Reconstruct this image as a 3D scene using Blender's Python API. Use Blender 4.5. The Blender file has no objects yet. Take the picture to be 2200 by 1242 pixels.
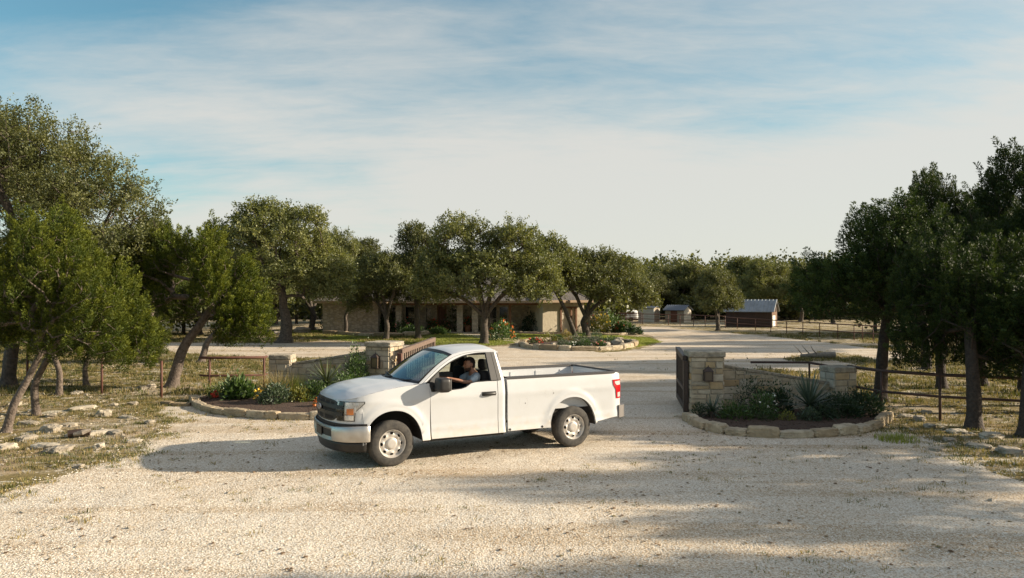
import bpy, bmesh, math, random
import numpy as np
from mathutils import Vector, Matrix, noise as mnoise
from mathutils.geometry import tessellate_polygon
PI = math.pi
SC = bpy.context.scene
COL = SC.collection
# ---------------------------------------------------------------- camera
CAM_H, PITCH, FOC = 2.83, math.radians(0.6875), 1616.0     # photograph is 2200 px wide
cam = bpy.data.cameras.new('camera'); cam_o = bpy.data.objects.new('camera', cam); COL.objects.link(cam_o)
cam.sensor_width = 36.0; cam.lens = 36.0 * FOC / 2200.0
cam.clip_start = 0.05; cam.clip_end = 3000
cam_o.location = (0, 0, CAM_H); cam_o.rotation_euler = (PI/2 + PITCH, 0, 0)
SC.camera = cam_o
SC.render.resolution_x = 1024; SC.render.resolution_y = 578
# ---------------------------------------------------------------- light
SUN_EL = math.radians(20.5); SUN_AZ = math.radians(2.5)      # sun stands to the right, slightly behind the scene
sd = Vector((math.cos(SUN_EL)*math.cos(SUN_AZ), math.cos(SUN_EL)*math.sin(SUN_AZ), math.sin(SUN_EL)))
sun = bpy.data.lights.new('sun', 'SUN'); sun.energy = 5.0; sun.angle = math.radians(0.9); sun.color = (1.0, 0.855, 0.66)
sun_o = bpy.data.objects.new('sun', sun); COL.objects.link(sun_o)
sun_o.rotation_euler = sd.to_track_quat('Z', 'Y').to_euler()
SC.view_settings.view_transform = 'Standard'; SC.view_settings.look = 'None'
SC.view_settings.exposure = 0.93; SC.view_settings.gamma = 1.0
world = bpy.data.worlds.new('World'); SC.world = world; world.use_nodes = True
def world_sky():
    nt = world.node_tree; N = nt.nodes; L = nt.links; N.clear()
    out = N.new('ShaderNodeOutputWorld'); bg = N.new('ShaderNodeBackground'); L.new(bg.outputs[0], out.inputs[0])
    sky = N.new('ShaderNodeTexSky'); sky.sky_type = 'NISHITA'; sky.sun_disc = False
    sky.sun_elevation = SUN_EL; sky.sun_rotation = PI/2 - SUN_AZ
    sky.air_density = 1.0; sky.dust_density = 0.6; sky.ozone_density = 1.6
    bg.inputs[1].default_value = 0.125
    tc = N.new('ShaderNodeTexCoord'); sep = N.new('ShaderNodeSeparateXYZ'); L.new(tc.outputs['Generated'], sep.inputs[0])
    def mth(op, a, b=None, c=None):
        m = N.new('ShaderNodeMath'); m.operation = op
        for i, v in enumerate((a, b, c)):
            if v is None: continue
            if isinstance(v, (int, float)): m.inputs[i].default_value = v
            else: L.new(v, m.inputs[i])
        return m.outputs[0]
    zz = mth('ADD', mth('MAXIMUM', sep.outputs[2], 0.0), 0.16)
    px = mth('DIVIDE', sep.outputs[0], zz); py = mth('DIVIDE', sep.outputs[1], zz)
    cb = N.new('ShaderNodeCombineXYZ'); L.new(px, cb.inputs[0]); L.new(py, cb.inputs[1])
    def nz(scale, rot, sx, sy, detail, rough, dist, off=0):
        mp = N.new('ShaderNodeMapping'); mp.inputs['Rotation'].default_value = (0, 0, rot); mp.inputs['Scale'].default_value = (sx, sy, 1)
        mp.inputs['Location'].default_value = (off, off*0.7, 0)
        L.new(cb.outputs[0], mp.inputs[0]); n = N.new('ShaderNodeTexNoise'); n.inputs['Scale'].default_value = scale
        n.inputs['Detail'].default_value = detail; n.inputs['Roughness'].default_value = rough; n.inputs['Distortion'].default_value = dist
        L.new(mp.outputs[0], n.inputs['Vector']); return n.outputs['Fac']
    n1 = nz(0.75, 0.30, 0.60, 1.10, 7, 0.50, 0.35, 3.1)
    n2 = nz(2.4, -0.35, 0.55, 1.5, 8, 0.60, 0.7, 8.7)
    # cloud veil: thick low down, opening to blue high up and to the left
    n3 = nz(9.0, -0.5, 0.6, 1.5, 8, 0.65, 0.5, 1.7)
    v = mth('ADD', mth('ADD', mth('MULTIPLY', n1, 1.5), mth('MULTIPLY', n2, 0.50)), mth('MULTIPLY', n3, 0.22))
    v = mth('ADD', v, mth('MULTIPLY', mth('MINIMUM', sep.outputs[2], 0.42), -2.7)); v = mth('ADD', v, 0.24)
    v = mth('ADD', v, mth('MULTIPLY', sep.outputs[0], 0.62))
    hz = mth('MAXIMUM', mth('SUBTRACT', sep.outputs[2], 0.42), 0.0); v = mth('ADD', v, mth('MULTIPLY', hz, 3.0))  # extra cloud cover added overhead, out of frame, to fill the shade
    rp = N.new('ShaderNodeMapRange'); rp.interpolation_type = 'SMOOTHSTEP'
    rp.inputs['From Min'].default_value = 0.24; rp.inputs['From Max'].default_value = 0.98
    rp.inputs['To Min'].default_value = 0.06; rp.inputs['To Max'].default_value = 0.88
    L.new(v, rp.inputs['Value'])
    tint = N.new('ShaderNodeMix'); tint.data_type = 'RGBA'; tint.blend_type = 'MULTIPLY'; tint.inputs['Factor'].default_value = 1
    L.new(sky.outputs[0], tint.inputs['A']); tint.inputs['B'].default_value = SKY_TINT
    mx = N.new('ShaderNodeMix'); mx.data_type = 'RGBA'; L.new(rp.outputs['Result'], mx.inputs['Factor'])
    L.new(tint.outputs['Result'], mx.inputs['A']); cl = N.new('ShaderNodeMix'); cl.data_type = 'RGBA'; L.new(mth('MINIMUM', mth('MULTIPLY', hz, 4.0), 1.0), cl.inputs['Factor']); cl.inputs['A'].default_value = CLOUD; cl.inputs['B'].default_value = CLOUD_FILL; L.new(cl.outputs['Result'], mx.inputs['B'])
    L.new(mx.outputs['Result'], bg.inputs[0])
SKY_TINT = (0.36, 0.62, 0.58, 1); CLOUD = (3.28, 3.12, 2.88, 1); CLOUD_FILL = (2.15, 2.2, 2.45, 1)  # the last colour is the unseen overhead cloud added as fill light
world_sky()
# ---------------------------------------------------------------- helpers
def G(px, py, z=0.0):
    """point of the horizontal plane at height z seen at a pixel of the photograph"""
    x = (px-1100)/FOC; y = (621-py)/FOC; c, s = math.cos(PITCH), math.sin(PITCH)
    d = (x, c - y*s, s + y*c); t = (z-CAM_H)/d[2]
    return Vector((d[0]*t, d[1]*t, z))
def AT(px, depth, z=0.0): return Vector(((px-1100)/FOC*depth, depth, z))
def tag(o, label=None, cat=None, group=None, kind=None):
    if label: o['label'] = label
    if cat: o['category'] = cat
    if group: o['group'] = group
    if kind: o['kind'] = kind
    return o
def thing(name, label, cat, loc=(0, 0, 0), rz=0.0, group=None):
    o = bpy.data.objects.new(name, None); COL.objects.link(o); o.location = loc; o.rotation_euler = (0, 0, rz)
    o.empty_display_size = 0.2
    return tag(o, label, cat, group)
def np_mesh(name, V, F, mats, var=None, smooth=False, midx=None):
    """V (n,3), F (m,k) -> mesh"""
    me = bpy.data.meshes.new(name); V = np.asarray(V, np.float32); F = np.asarray(F, np.int32)
    me.vertices.add(len(V)); me.vertices.foreach_set('co', V.ravel())
    k = F.shape[1]; me.loops.add(F.size); me.loops.foreach_set('vertex_index', F.ravel())
    me.polygons.add(len(F)); me.polygons.foreach_set('loop_start', np.arange(0, F.size, k, dtype=np.int32))
    me.polygons.foreach_set('loop_total', np.full(len(F), k, np.int32))
    if midx is not None: me.polygons.foreach_set('material_index', np.asarray(midx, np.int32))
    me.update(calc_edges=True)
    me.polygons.foreach_set('use_smooth', np.full(len(F), smooth, bool))
    for m in (mats if isinstance(mats, (list, tuple)) else [mats]): me.materials.append(m)
    if var is not None:
        a = me.attributes.new('var', 'FLOAT', 'FACE'); a.data.foreach_set('value', np.asarray(var, np.float32))
    return me
def link(name, me, parent=None):
    o = bpy.data.objects.new(name, me); COL.objects.link(o)
    if parent is not None: o.parent = parent
    return o
class MB:
    """collects shapes and links them as one mesh object"""
    def __init__(s): s.v = []; s.f = []; s.a = []; s.m = []
    def add(s, vs, fs, var=0.5, mi=0):
        b = len(s.v); s.v += [tuple(v) for v in vs]; s.f += [[b+i for i in f] for f in fs]
        s.a += [var]*len(fs); s.m += [mi]*len(fs)
    def box(s, lo, hi, rz=0, piv=None, var=.5, mi=0, bev=0.0):
        x0, y0, z0 = lo; x1, y1, z1 = hi
        if bev:
            vs = []; fs = []
            c = [(x0+x1)/2, (y0+y1)/2, (z0+z1)/2]; h = [(x1-x0)/2, (y1-y0)/2, (z1-z0)/2]; idx = {}
            for sx in (-1, 1):
                for sy in (-1, 1):
                    for sz in (-1, 1):
                        for ax in range(3):
                            p = [h[0]-bev, h[1]-bev, h[2]-bev]; p[ax] = h[ax]
                            idx[(sx, sy, sz, ax)] = len(vs); vs.append((c[0]+sx*p[0], c[1]+sy*p[1], c[2]+sz*p[2]))
            S = (-1, 1)
            for q in S:
                fs += [[idx[(q, a, b, 0)] for a, b in ((-1, -1), (1, -1), (1, 1), (-1, 1))][::q],
                       [idx[(a, q, b, 1)] for a, b in ((-1, -1), (1, -1), (1, 1), (-1, 1))][::-q],
                       [idx[(a, b, q, 2)] for a, b in ((-1, -1), (1, -1), (1, 1), (-1, 1))][::q]]
            for a in S:
                for b in S:
                    fs += [[idx[(a, b, -1, 0)], idx[(a, b, 1, 0)], idx[(a, b, 1, 1)], idx[(a, b, -1, 1)]],
                           [idx[(a, -1, b, 0)], idx[(a, 1, b, 0)], idx[(a, 1, b, 2)], idx[(a, -1, b, 2)]],
                           [idx[(-1, a, b, 1)], idx[(1, a, b, 1)], idx[(1, a, b, 2)], idx[(-1, a, b, 2)]]]
                    for d in S: fs.append([idx[(a, b, d, 0)], idx[(a, b, d, 1)], idx[(a, b, d, 2)]])
        else:
            vs = [(x, y, z) for z in (z0, z1) for x, y in ((x0, y0), (x1, y0), (x1, y1), (x0, y1))]
            fs = [[3, 2, 1, 0], [4, 5, 6, 7], [0, 1, 5, 4], [1, 2, 6, 5], [2, 3, 7, 6], [3, 0, 4, 7]]
        if rz:
            px, py = piv if piv else ((x0+x1)/2, (y0+y1)/2); ca, sa = math.cos(rz), math.sin(rz)
            vs = [(px+(x-px)*ca-(y-py)*sa, py+(x-px)*sa+(y-py)*ca, z) for x, y, z in vs]
        s.add(vs, fs, var, mi)
    def tube(s, pts, rad, n=8, var=.5, mi=0, caps=True, jit=0):
        pts = [Vector(p) for p in pts]
        if isinstance(rad, (int, float)): rad = [rad]*len(pts)
        vs = []; fs = []; up = Vector((0, 0, 1)); pd = None; X = None
        for i, p in enumerate(pts):
            d = (pts[min(i+1, len(pts)-1)]-pts[max(i-1, 0)])
            if d.length < 1e-9: d = Vector((0, 0, 1))
            d.normalize()
            if X is None:
                X = d.cross(Vector((1, 0, 0)) if abs(d.x) < .8 else Vector((0, 1, 0))).normalized()
            else: X = (X - d*X.dot(d)).normalized()
            Y = d.cross(X)
            for k in range(n):
                a = 2*PI*k/n; r = rad[i]*(1+(random.random()-.5)*jit if jit else 1)
                vs.append(p+X*math.cos(a)*r+Y*math.sin(a)*r)
        for i in range(len(pts)-1):
            for k in range(n):
                fs.append([i*n+k, i*n+(k+1) % n, (i+1)*n+(k+1) % n, (i+1)*n+k])
        if caps: fs += [list(range(n))[::-1], [(len(pts)-1)*n+k for k in range(n)]]
        s.add(vs, fs, var, mi)
    def lathe(s, prof, n=32, M=None, var=.5, mi=0, closed=False):
        """profile of (radius, axial) turned about local z"""
        vs = []; fs = []; m = len(prof)
        for k in range(n):
            a = 2*PI*k/n
            for r, z in prof: vs.append((r*math.cos(a), r*math.sin(a), z))
        for k in range(n):
            for j in range(m if closed else m-1):
                j2 = (j+1) % m; fs.append([k*m+j, ((k+1) % n)*m+j, ((k+1) % n)*m+j2, k*m+j2])
        if M is not None: vs = [M @ Vector(v) for v in vs]
        s.add(vs, fs, var, mi)
    def grid(s, P, var=.5, mi=0, flip=False, th=0.0):
        """P[i][j] rows of points; th > 0 makes a shell of that thickness, inwards against the normal"""
        n, m = len(P), len(P[0]); A = np.array([[tuple(p) for p in r] for r in P], float)
        fs = [[i*m+j, (i+1)*m+j, (i+1)*m+j+1, i*m+j+1] for i in range(n-1) for j in range(m-1)]
        if flip: fs = [f[::-1] for f in fs]
        V = A.reshape(-1, 3)
        if th:
            du = np.gradient(A, axis=0); dv = np.gradient(A, axis=1); N = np.cross(du, dv)
            N /= (np.linalg.norm(N, axis=2, keepdims=True)+1e-12)
            if flip: N = -N
            B = (A - N*th).reshape(-1, 3); k = len(V); f2 = [[i+k for i in f[::-1]] for f in fs]
            rim = [i*m for i in range(n)]; e = []
            loop = [j for j in range(m)] + [i*m+m-1 for i in range(1, n)] + [(n-1)*m+j for j in range(m-2, -1, -1)] + [i*m for i in range(n-2, 0, -1)]
            for a, b in zip(loop, loop[1:]+loop[:1]):
                e.append([a, b, b+k, a+k] if not flip else [b, a, a+k, b+k])
            s.add(np.vstack([V, B]), fs+f2+e, var, mi)
        else: s.add(V, fs, var, mi)
    def build(s, name, mat, parent=None, smooth=False, angle=None):
        me = bpy.data.meshes.new(name); me.from_pydata(s.v, [], s.f)
        for m in (mat if isinstance(mat, (list, tuple)) else [mat]): me.materials.append(m)
        a = me.attributes.new('var', 'FLOAT', 'FACE'); a.data.foreach_set('value', s.a)
        me.polygons.foreach_set('material_index', s.m)
        me.polygons.foreach_set('use_smooth', [bool(smooth)]*len(me.polygons)); me.update()
        if angle is not None: me.set_sharp_from_angle(angle=math.radians(angle))
        return link(name, me, parent)
def blob(size, p=4.0, n=6, rough=0.06, seed=0, freq=2.0):
    """rounded irregular stone: superellipsoid on a cube grid with noise -> (verts, faces)"""
    rnd = random.Random(seed); off = Vector((rnd.uniform(-50, 50), rnd.uniform(-50, 50), rnd.uniform(-50, 50)))
    vs = []; fs = []; ids = {}
    def vid(c):
        k = tuple(round(t, 4) for t in c)
        if k not in ids:
            L = (abs(c[0])**p+abs(c[1])**p+abs(c[2])**p)**(1/p); d = Vector(c)/L
            q = 1+rough*2*mnoise.noise(d*freq+off)+rough*mnoise.noise(d*freq*2.7+off)
            ids[k] = len(vs); vs.append((d.x*size[0]/2*q, d.y*size[1]/2*q, d.z*size[2]/2*q))
        return ids[k]
    g = [-1+2*i/n for i in range(n+1)]
    for ax in range(3):
        for sg in (-1, 1):
            for i in range(n):
                for j in range(n):
                    c = []
                    for a, b in ((g[i], g[j]), (g[i+1], g[j]), (g[i+1], g[j+1]), (g[i], g[j+1])):
                        v = [0, 0, 0]; v[ax] = sg; v[(ax+1) % 3] = a; v[(ax+2) % 3] = b; c.append(vid(v))
                    fs.append(c if sg > 0 else c[::-1])
    return vs, fs
def put(mb, vf, loc, rz=0, var=.5, tilt=0, mi=0):
    M = Matrix.Translation(loc) @ Matrix.Rotation(rz, 4, 'Z') @ Matrix.Rotation(tilt, 4, 'X')
    mb.add([M @ Vector(v) for v in vf[0]], vf[1], var, mi)
def copy_tree(o, parent=None):
    c = o.copy(); COL.objects.link(c); c.parent = parent
    for ch in list(o.children): copy_tree(ch, c)
    return c
# ---------------------------------------------------------------- materials
def M(name, col, rough=.6, metal=0.0, noise=None, bump=None, ramp=None, spec=.5, coat=0, trans=None, coords='Object', ns=None):
    """noise=(colour2, scale, detail); bump=(scale, strength, distance); ramp=[(pos,colour)] read from the 'var' attribute; trans=translucent colour"""
    m = bpy.data.materials.new(name); m.use_nodes = True; nt = m.node_tree; N = nt.nodes; L = nt.links
    b = N['Principled BSDF']; b.inputs['Roughness'].default_value = rough; b.inputs['Metallic'].default_value = metal
    b.inputs['Specular IOR Level'].default_value = spec; b.inputs['Coat Weight'].default_value = coat
    b.inputs['Coat Roughness'].default_value = 0.05
    tc = N.new('ShaderNodeTexCoord'); cs = None
    if ramp:
        at = N.new('ShaderNodeAttribute'); at.attribute_name = 'var'; r = N.new('ShaderNodeValToRGB')
        r.color_ramp.interpolation = 'LINEAR'
        while len(r.color_ramp.elements) < len(ramp): r.color_ramp.elements.new(0.5)
        for e, (p, c) in zip(r.color_ramp.elements, ramp): e.position = p; e.color = (*c, 1)
        L.new(at.outputs['Fac'], r.inputs[0]); cs = r.outputs[0]
    else:
        rg = N.new('ShaderNodeRGB'); rg.outputs[0].default_value = (*col, 1); cs = rg.outputs[0]
    if trans:
        oi = N.new('ShaderNodeObjectInfo'); mo = N.new('ShaderNodeMapRange'); mo.inputs['To Min'].default_value = .74; mo.inputs['To Max'].default_value = 1.22; L.new(oi.outputs['Random'], mo.inputs['Value'])
        vm = N.new('ShaderNodeVectorMath'); vm.operation = 'SCALE'; L.new(cs, vm.inputs[0]); L.new(mo.outputs[0], vm.inputs['Scale']); cs = vm.outputs[0]
    if noise:
        n = N.new('ShaderNodeTexNoise'); n.inputs['Scale'].default_value = noise[1]; n.inputs['Detail'].default_value = noise[2]
        n.inputs['Roughness'].default_value = .62
        L.new(tc.outputs[coords], n.inputs['Vector'])
        mr = N.new('ShaderNodeMapRange'); mr.inputs['From Min'].default_value = .35; mr.inputs['From Max'].default_value = .68
        L.new(n.outputs['Fac'], mr.inputs['Value'])
        mx = N.new('ShaderNodeMix'); mx.data_type = 'RGBA'; L.new(mr.outputs[0], mx.inputs['Factor'])
        L.new(cs, mx.inputs['A']); mx.inputs['B'].default_value = (*noise[0], 1); cs = mx.outputs['Result']
        if len(noise) > 3: 
            ml = N.new('ShaderNodeMath'); ml.operation = 'MULTIPLY'; ml.inputs[1].default_value = noise[3]
            L.new(mr.outputs[0], ml.inputs[0]); L.new(ml.outputs[0], mx.inputs['Factor'])
    L.new(cs, b.inputs['Base Color'])
    if bump:
        n = N.new('ShaderNodeTexNoise'); n.inputs['Scale'].default_value = bump[0]; n.inputs['Detail'].default_value = 6
        L.new(tc.outputs[coords], n.inputs['Vector'])
        bp = N.new('ShaderNodeBump'); bp.inputs['Strength'].default_value = bump[1]; bp.inputs['Distance'].default_value = bump[2]
        L.new(n.outputs['Fac'], bp.inputs['Height']); L.new(bp.outputs[0], b.inputs['Normal'])
    if trans:
        tr = N.new('ShaderNodeBsdfTranslucent'); ms = N.new('ShaderNodeMixShader'); ms.inputs[0].default_value = trans[1]
        mt = N.new('ShaderNodeMix'); mt.data_type = 'RGBA'; mt.blend_type = 'MULTIPLY'; mt.inputs['Factor'].default_value = 1
        L.new(cs, mt.inputs['A']); mt.inputs['B'].default_value = (*trans[0], 1)
        L.new(mt.outputs['Result'], tr.inputs[0]); L.new(b.outputs[0], ms.inputs[1]); L.new(tr.outputs[0], ms.inputs[2])
        L.new(ms.outputs[0], N['Material Output'].inputs[0])
    return m
def glass(name, tint, refl=0.12, rough=0.0, diff=None):
    m = bpy.data.materials.new(name); m.use_nodes = True; nt = m.node_tree; N = nt.nodes; L = nt.links
    N.remove(N['Principled BSDF']); t = N.new('ShaderNodeBsdfTransparent'); t.inputs[0].default_value = (*tint, 1)
    g = N.new('ShaderNodeBsdfGlossy'); g.inputs['Roughness'].default_value = rough; g.inputs[0].default_value = (1, 1, 1, 1)
    lw = N.new('ShaderNodeFresnel'); lw.inputs[0].default_value = 1.5
    ad = N.new('ShaderNodeMath'); ad.operation = 'ADD'; ad.use_clamp = True; L.new(lw.outputs[0], ad.inputs[0]); ad.inputs[1].default_value = refl
    mx = N.new('ShaderNodeMixShader'); L.new(ad.outputs[0], mx.inputs[0]); L.new(t.outputs[0], mx.inputs[1]); L.new(g.outputs[0], mx.inputs[2])
    L.new(mx.outputs[0], N['Material Output'].inputs[0]); return m
MT = {}
MT['bark'] = M('bark', (.050, .039, .030), .9, noise=((.13, .105, .082), 9, 6), bump=(22, .9, .03))
MT['shaded_bark'] = M('shaded_bark', (.030, .022, .017), .9, noise=((.075, .055, .042), 12, 6), bump=(26, .9, .03))  # cedar bark darkened: the shade on the right-hand trunks is in the colour
MT['cedar_bark'] = M('cedar_bark', (.075, .056, .043), .9, noise=((.19, .15, .12), 12, 6), bump=(26, .9, .03))
MT['oak_leaf'] = M('oak_leaf', (0, 0, 0), .50, ramp=[(0, (.052, .062, .020)), (.5, (.118, .132, .044)), (1, (.25, .25, .10))], spec=.4, trans=((1.5, 1.45, .55), .28))
MT['cedar_leaf'] = M('cedar_leaf', (0, 0, 0), .6, ramp=[(0, (.014, .026, .005)), (.45, (.046, .066, .008)), (1, (.150, .165, .020))], spec=.2, trans=((1.5, 1.35, .4), .20))
MT['dark_cedar_leaf'] = M('dark_cedar_leaf', (0, 0, 0), .6, ramp=[(0, (.014, .028, .008)), (.5, (.030, .052, .012)), (1, (.080, .110, .024))], spec=.25, trans=((1.4, 1.35, .5), .18))
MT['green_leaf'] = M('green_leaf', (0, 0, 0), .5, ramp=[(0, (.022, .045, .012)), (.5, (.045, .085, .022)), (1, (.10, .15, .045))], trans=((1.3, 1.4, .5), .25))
MT['grey_leaf'] = M('grey_leaf', (0, 0, 0), .5, ramp=[(0, (.035, .060, .035)), (.5, (.07, .105, .060)), (1, (.15, .19, .11))], trans=((1.2, 1.3, .6), .2))
MT['lime_leaf'] = M('lime_leaf', (0, 0, 0), .5, ramp=[(0, (.07, .085, .015)), (.5, (.14, .15, .03)), (1, (.26, .24, .05))], trans=((1.3, 1.2, .4), .25))
MT['dark_leaf'] = M('dark_leaf', (0, 0, 0), .5, ramp=[(0, (.010, .024, .010)), (.5, (.02, .042, .016)), (1, (.045, .075, .03))], trans=((1.2, 1.4, .5), .2))
MT['yucca'] = M('yucca', (0, 0, 0), .42, ramp=[(0, (.05, .07, .03)), (.5, (.12, .15, .065)), (1, (.26, .27, .13))], trans=((1.2, 1.2, .6), .12))
MT['blue_yucca'] = M('blue_yucca', (0, 0, 0), .42, ramp=[(0, (.03, .05, .035)), (.5, (.07, .10, .07)), (1, (.16, .20, .15))], trans=((1.2, 1.2, .6), .12))
MT['grass'] = M('grass', (0, 0, 0), .7, ramp=[(0, (.055, .072, .014)), (.4, (.12, .128, .030)), (.6, (.27, .21, .080)), (1, (.46, .35, .17))], trans=((1.2, 1.2, .6), .3))
MT['lawn_blade'] = M('lawn_blade', (0, 0, 0), .7, ramp=[(0, (.13, .16, .025)), (.6, (.24, .27, .05)), (1, (.36, .35, .11))], trans=((1.2, 1.2, .6), .3))
for k, c in dict(red_flower=(.55, .06, .03), orange_flower=(.75, .20, .04), pink_flower=(.62, .22, .18), white_flower=(.75, .72, .62), yellow_flower=(.75, .48, .05)).items():
    MT[k] = M(k, c, .6, noise=(tuple(min(1, t*1.5+.03) for t in c), 30, 2), trans=((1, 1, 1), .2))
LIME = [(0, (.44, .35, .23)), (.3, (.56, .48, .35)), (.55, (.64, .57, .45)), (.72, (.50, .36, .19)), (.88, (.46, .42, .34)), (1, (.44, .29, .13))]
MT['limestone'] = M('limestone', (0, 0, 0), .9, ramp=LIME, noise=((.27, .22, .15), 5, 9, .65), bump=(28, .55, .02))
MT['cap_stone'] = M('cap_stone', (.46, .40, .30), .9, noise=((.17, .15, .12), 7, 9), bump=(20, .9, .03))
MT['mortar'] = M('mortar', (.44, .39, .31), .95, noise=((.26, .23, .18), 20, 4), bump=(60, .4, .01))
MT['rock'] = M('rock', (0, 0, 0), .92, ramp=[(0, (.30, .26, .20)), (.5, (.44, .38, .29)), (1, (.56, .50, .39))], noise=((.20, .175, .14), 5, 8, .7), bump=(14, .8, .04))
MT['edging'] = M('edging', (0, 0, 0), .92, ramp=[(0, (.32, .235, .135)), (.5, (.43, .345, .225)), (1, (.52, .45, .33))], noise=((.20, .155, .10), 5, 9, .75), bump=(18, .8, .03))
MT['soil'] = M('soil', (.045, .026, .017), 1, noise=((.10, .060, .038), 22, 8), bump=(35, 1, .05))
MT['rust'] = M('rust', (.13, .050, .030), .75, noise=((.075, .035, .026), 14, 6), bump=(60, .3, .005))
MT['dark_pipe'] = M('dark_pipe', (.045, .028, .022), .7, noise=((.10, .045, .03), 12, 6), bump=(60, .3, .005))
MT['gate_wood'] = M('gate_wood', (.17, .115, .085), .8, noise=((.10, .068, .052), 14, 8), bump=(40, .5, .01))
MT['dark_iron'] = M('dark_iron', (.030, .020, .016), .55, noise=((.06, .035, .025), 20, 4))
MT['lantern_glass'] = M('lantern_glass', (.10, .075, .05), .15, spec=.7)
MT['grey_wood'] = M('grey_wood', (.30, .26, .21), .9, noise=((.17, .14, .11), 10, 8), bump=(30, .6, .02))
def ground_mat(name, kind):
    m = bpy.data.materials.new(name); m.use_nodes = True; nt = m.node_tree; N = nt.nodes; L = nt.links
    b = N['Principled BSDF']; b.inputs['Roughness'].default_value = .95; b.inputs['Specular IOR Level'].default_value = .2
    geo = N.new('ShaderNodeNewGeometry'); P = geo.outputs['Position']
    def no(scale, detail=6, rough=.6, dist=0):
        n = N.new('ShaderNodeTexNoise'); n.inputs['Scale'].default_value = scale; n.inputs['Detail'].default_value = detail
        n.inputs['Roughness'].default_value = rough; n.inputs['Distortion'].default_value = dist; L.new(P, n.inputs['Vector']); return n.outputs['Fac']
    def vo(scale, feat='F1'):
        n = N.new('ShaderNodeTexVoronoi'); n.feature = feat; n.inputs['Scale'].default_value = scale; L.new(P, n.inputs['Vector']); return n
    def ramp(f, st):
        r = N.new('ShaderNodeValToRGB')
        while len(r.color_ramp.elements) < len(st): r.color_ramp.elements.new(.5)
        for e, (p, c) in zip(r.color_ramp.elements, st): e.position = p; e.color = (*c, 1)
        L.new(f, r.inputs[0]); return r.outputs[0]
    def mix(f, a, c, bt='MIX'):
        x = N.new('ShaderNodeMix'); x.data_type = 'RGBA'; x.blend_type = bt
        if isinstance(f, (int, float)): x.inputs['Factor'].default_value = f
        else: L.new(f, x.inputs['Factor'])
        for s, v in (('A', a), ('B', c)):
            if isinstance(v, tuple): x.inputs[s].default_value = (*v, 1)
            else: L.new(v, x.inputs[s])
        return x.outputs['Result']
    def mr(f, a, c, lo=0., hi=1.):
        x = N.new('ShaderNodeMapRange'); x.interpolation_type = 'SMOOTHSTEP'; x.inputs['From Min'].default_value = a; x.inputs['From Max'].default_value = c
        x.inputs['To Min'].default_value = lo; x.inputs['To Max'].default_value = hi; L.new(f, x.inputs['Value']); return x.outputs[0]
    def bump(h, st, d, nrm=None):
        x = N.new('ShaderNodeBump'); x.inputs['Strength'].default_value = st; x.inputs['Distance'].default_value = d; L.new(h, x.inputs['Height'])
        if nrm: L.new(nrm, x.inputs['Normal'])
        return x.outputs[0]
    v1 = vo(40); sepc = N.new('ShaderNodeSeparateColor'); L.new(v1.outputs['Color'], sepc.inputs[0]); cell = sepc.outputs[0]
    grav = ramp(cell, [(0, (.50, .43, .33)), (.2, (.62, .555, .45)), (.7, (.70, .64, .54)), (1, (.76, .71, .62))])
    gap = mr(v1.outputs['Distance'], .42, .75)
    grav = mix(gap, grav, (.42, .33, .23))
    patch = mr(no(.55, 5), .40, .66)
    grav = mix(patch, grav, mix(1.0, grav, (.93, .89, .84), 'MULTIPLY'))
    fl = mr(no(26, 3), .68, .74); grav = mix(fl, grav, (.22, .12, .06))
    ml = N.new('ShaderNodeMapping'); ml.inputs['Rotation'].default_value = (0, 0, -.35); ml.inputs['Scale'].default_value = (.10, .95, 1); L.new(P, ml.inputs[0])
    ln = N.new('ShaderNodeTexNoise'); ln.inputs['Scale'].default_value = 1.0; ln.inputs['Detail'].default_value = 4; ln.inputs['Distortion'].default_value = .5; L.new(ml.outputs[0], ln.inputs['Vector'])
    lane = mr(ln.outputs['Fac'], .50, .60); grav = mix(lane, grav, mix(.85, grav, (.80, .745, .67), 'MULTIPLY'))
    gb = bump(v1.outputs['Distance'], .45, .02); gb = bump(no(.8, 4), .35, .2, gb)
    if kind == 'gravel':
        L.new(grav, b.inputs['Base Color']); L.new(gb, b.inputs['Normal'])
    elif kind == 'lawn':
        c = ramp(no(3, 8, .7), [(.2, (.16, .18, .035)), (.5, (.24, .255, .052)), (.8, (.34, .32, .10))])
        c = mix(mr(no(40, 4), .4, .65), c, (.07, .085, .02)); L.new(c, b.inputs['Base Color'])
        L.new(bump(no(60, 5), 1, .06), b.inputs['Normal'])
    elif kind == 'path':
        L.new(ramp(no(6, 8), [(.2, (.42, .36, .27)), (.8, (.56, .49, .38))]), b.inputs['Base Color']); L.new(bump(no(30, 4), .5, .02), b.inputs['Normal'])
    else:
        dirt = ramp(no(4, 9, .68), [(.25, (.25, .175, .095)), (.5, (.39, .29, .175)), (.75, (.53, .43, .29))])
        grass = ramp(no(9, 9, .72), [(.25, (.10, .085, .028)), (.5, (.22, .170, .068)), (.8, (.40, .31, .15))])
        gm = mr(no(.42, 9, .66, .4), .36, .50)
        c = mix(gm, dirt, grass)
        stone = mr(no(1.7, 9, .75, .6), .53, .585); c = mix(stone, c, (.62, .56, .45))
        bare = mr(no(.16, 7, .62), .50, .62)
        c = mix(bare, c, mix(.55, c, grav))
        L.new(c, b.inputs['Base Color'])
        L.new(bump(no(22, 7, .7), .9, .07, bump(no(1.6, 6), .6, .25)), b.inputs['Normal'])
    return m
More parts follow.
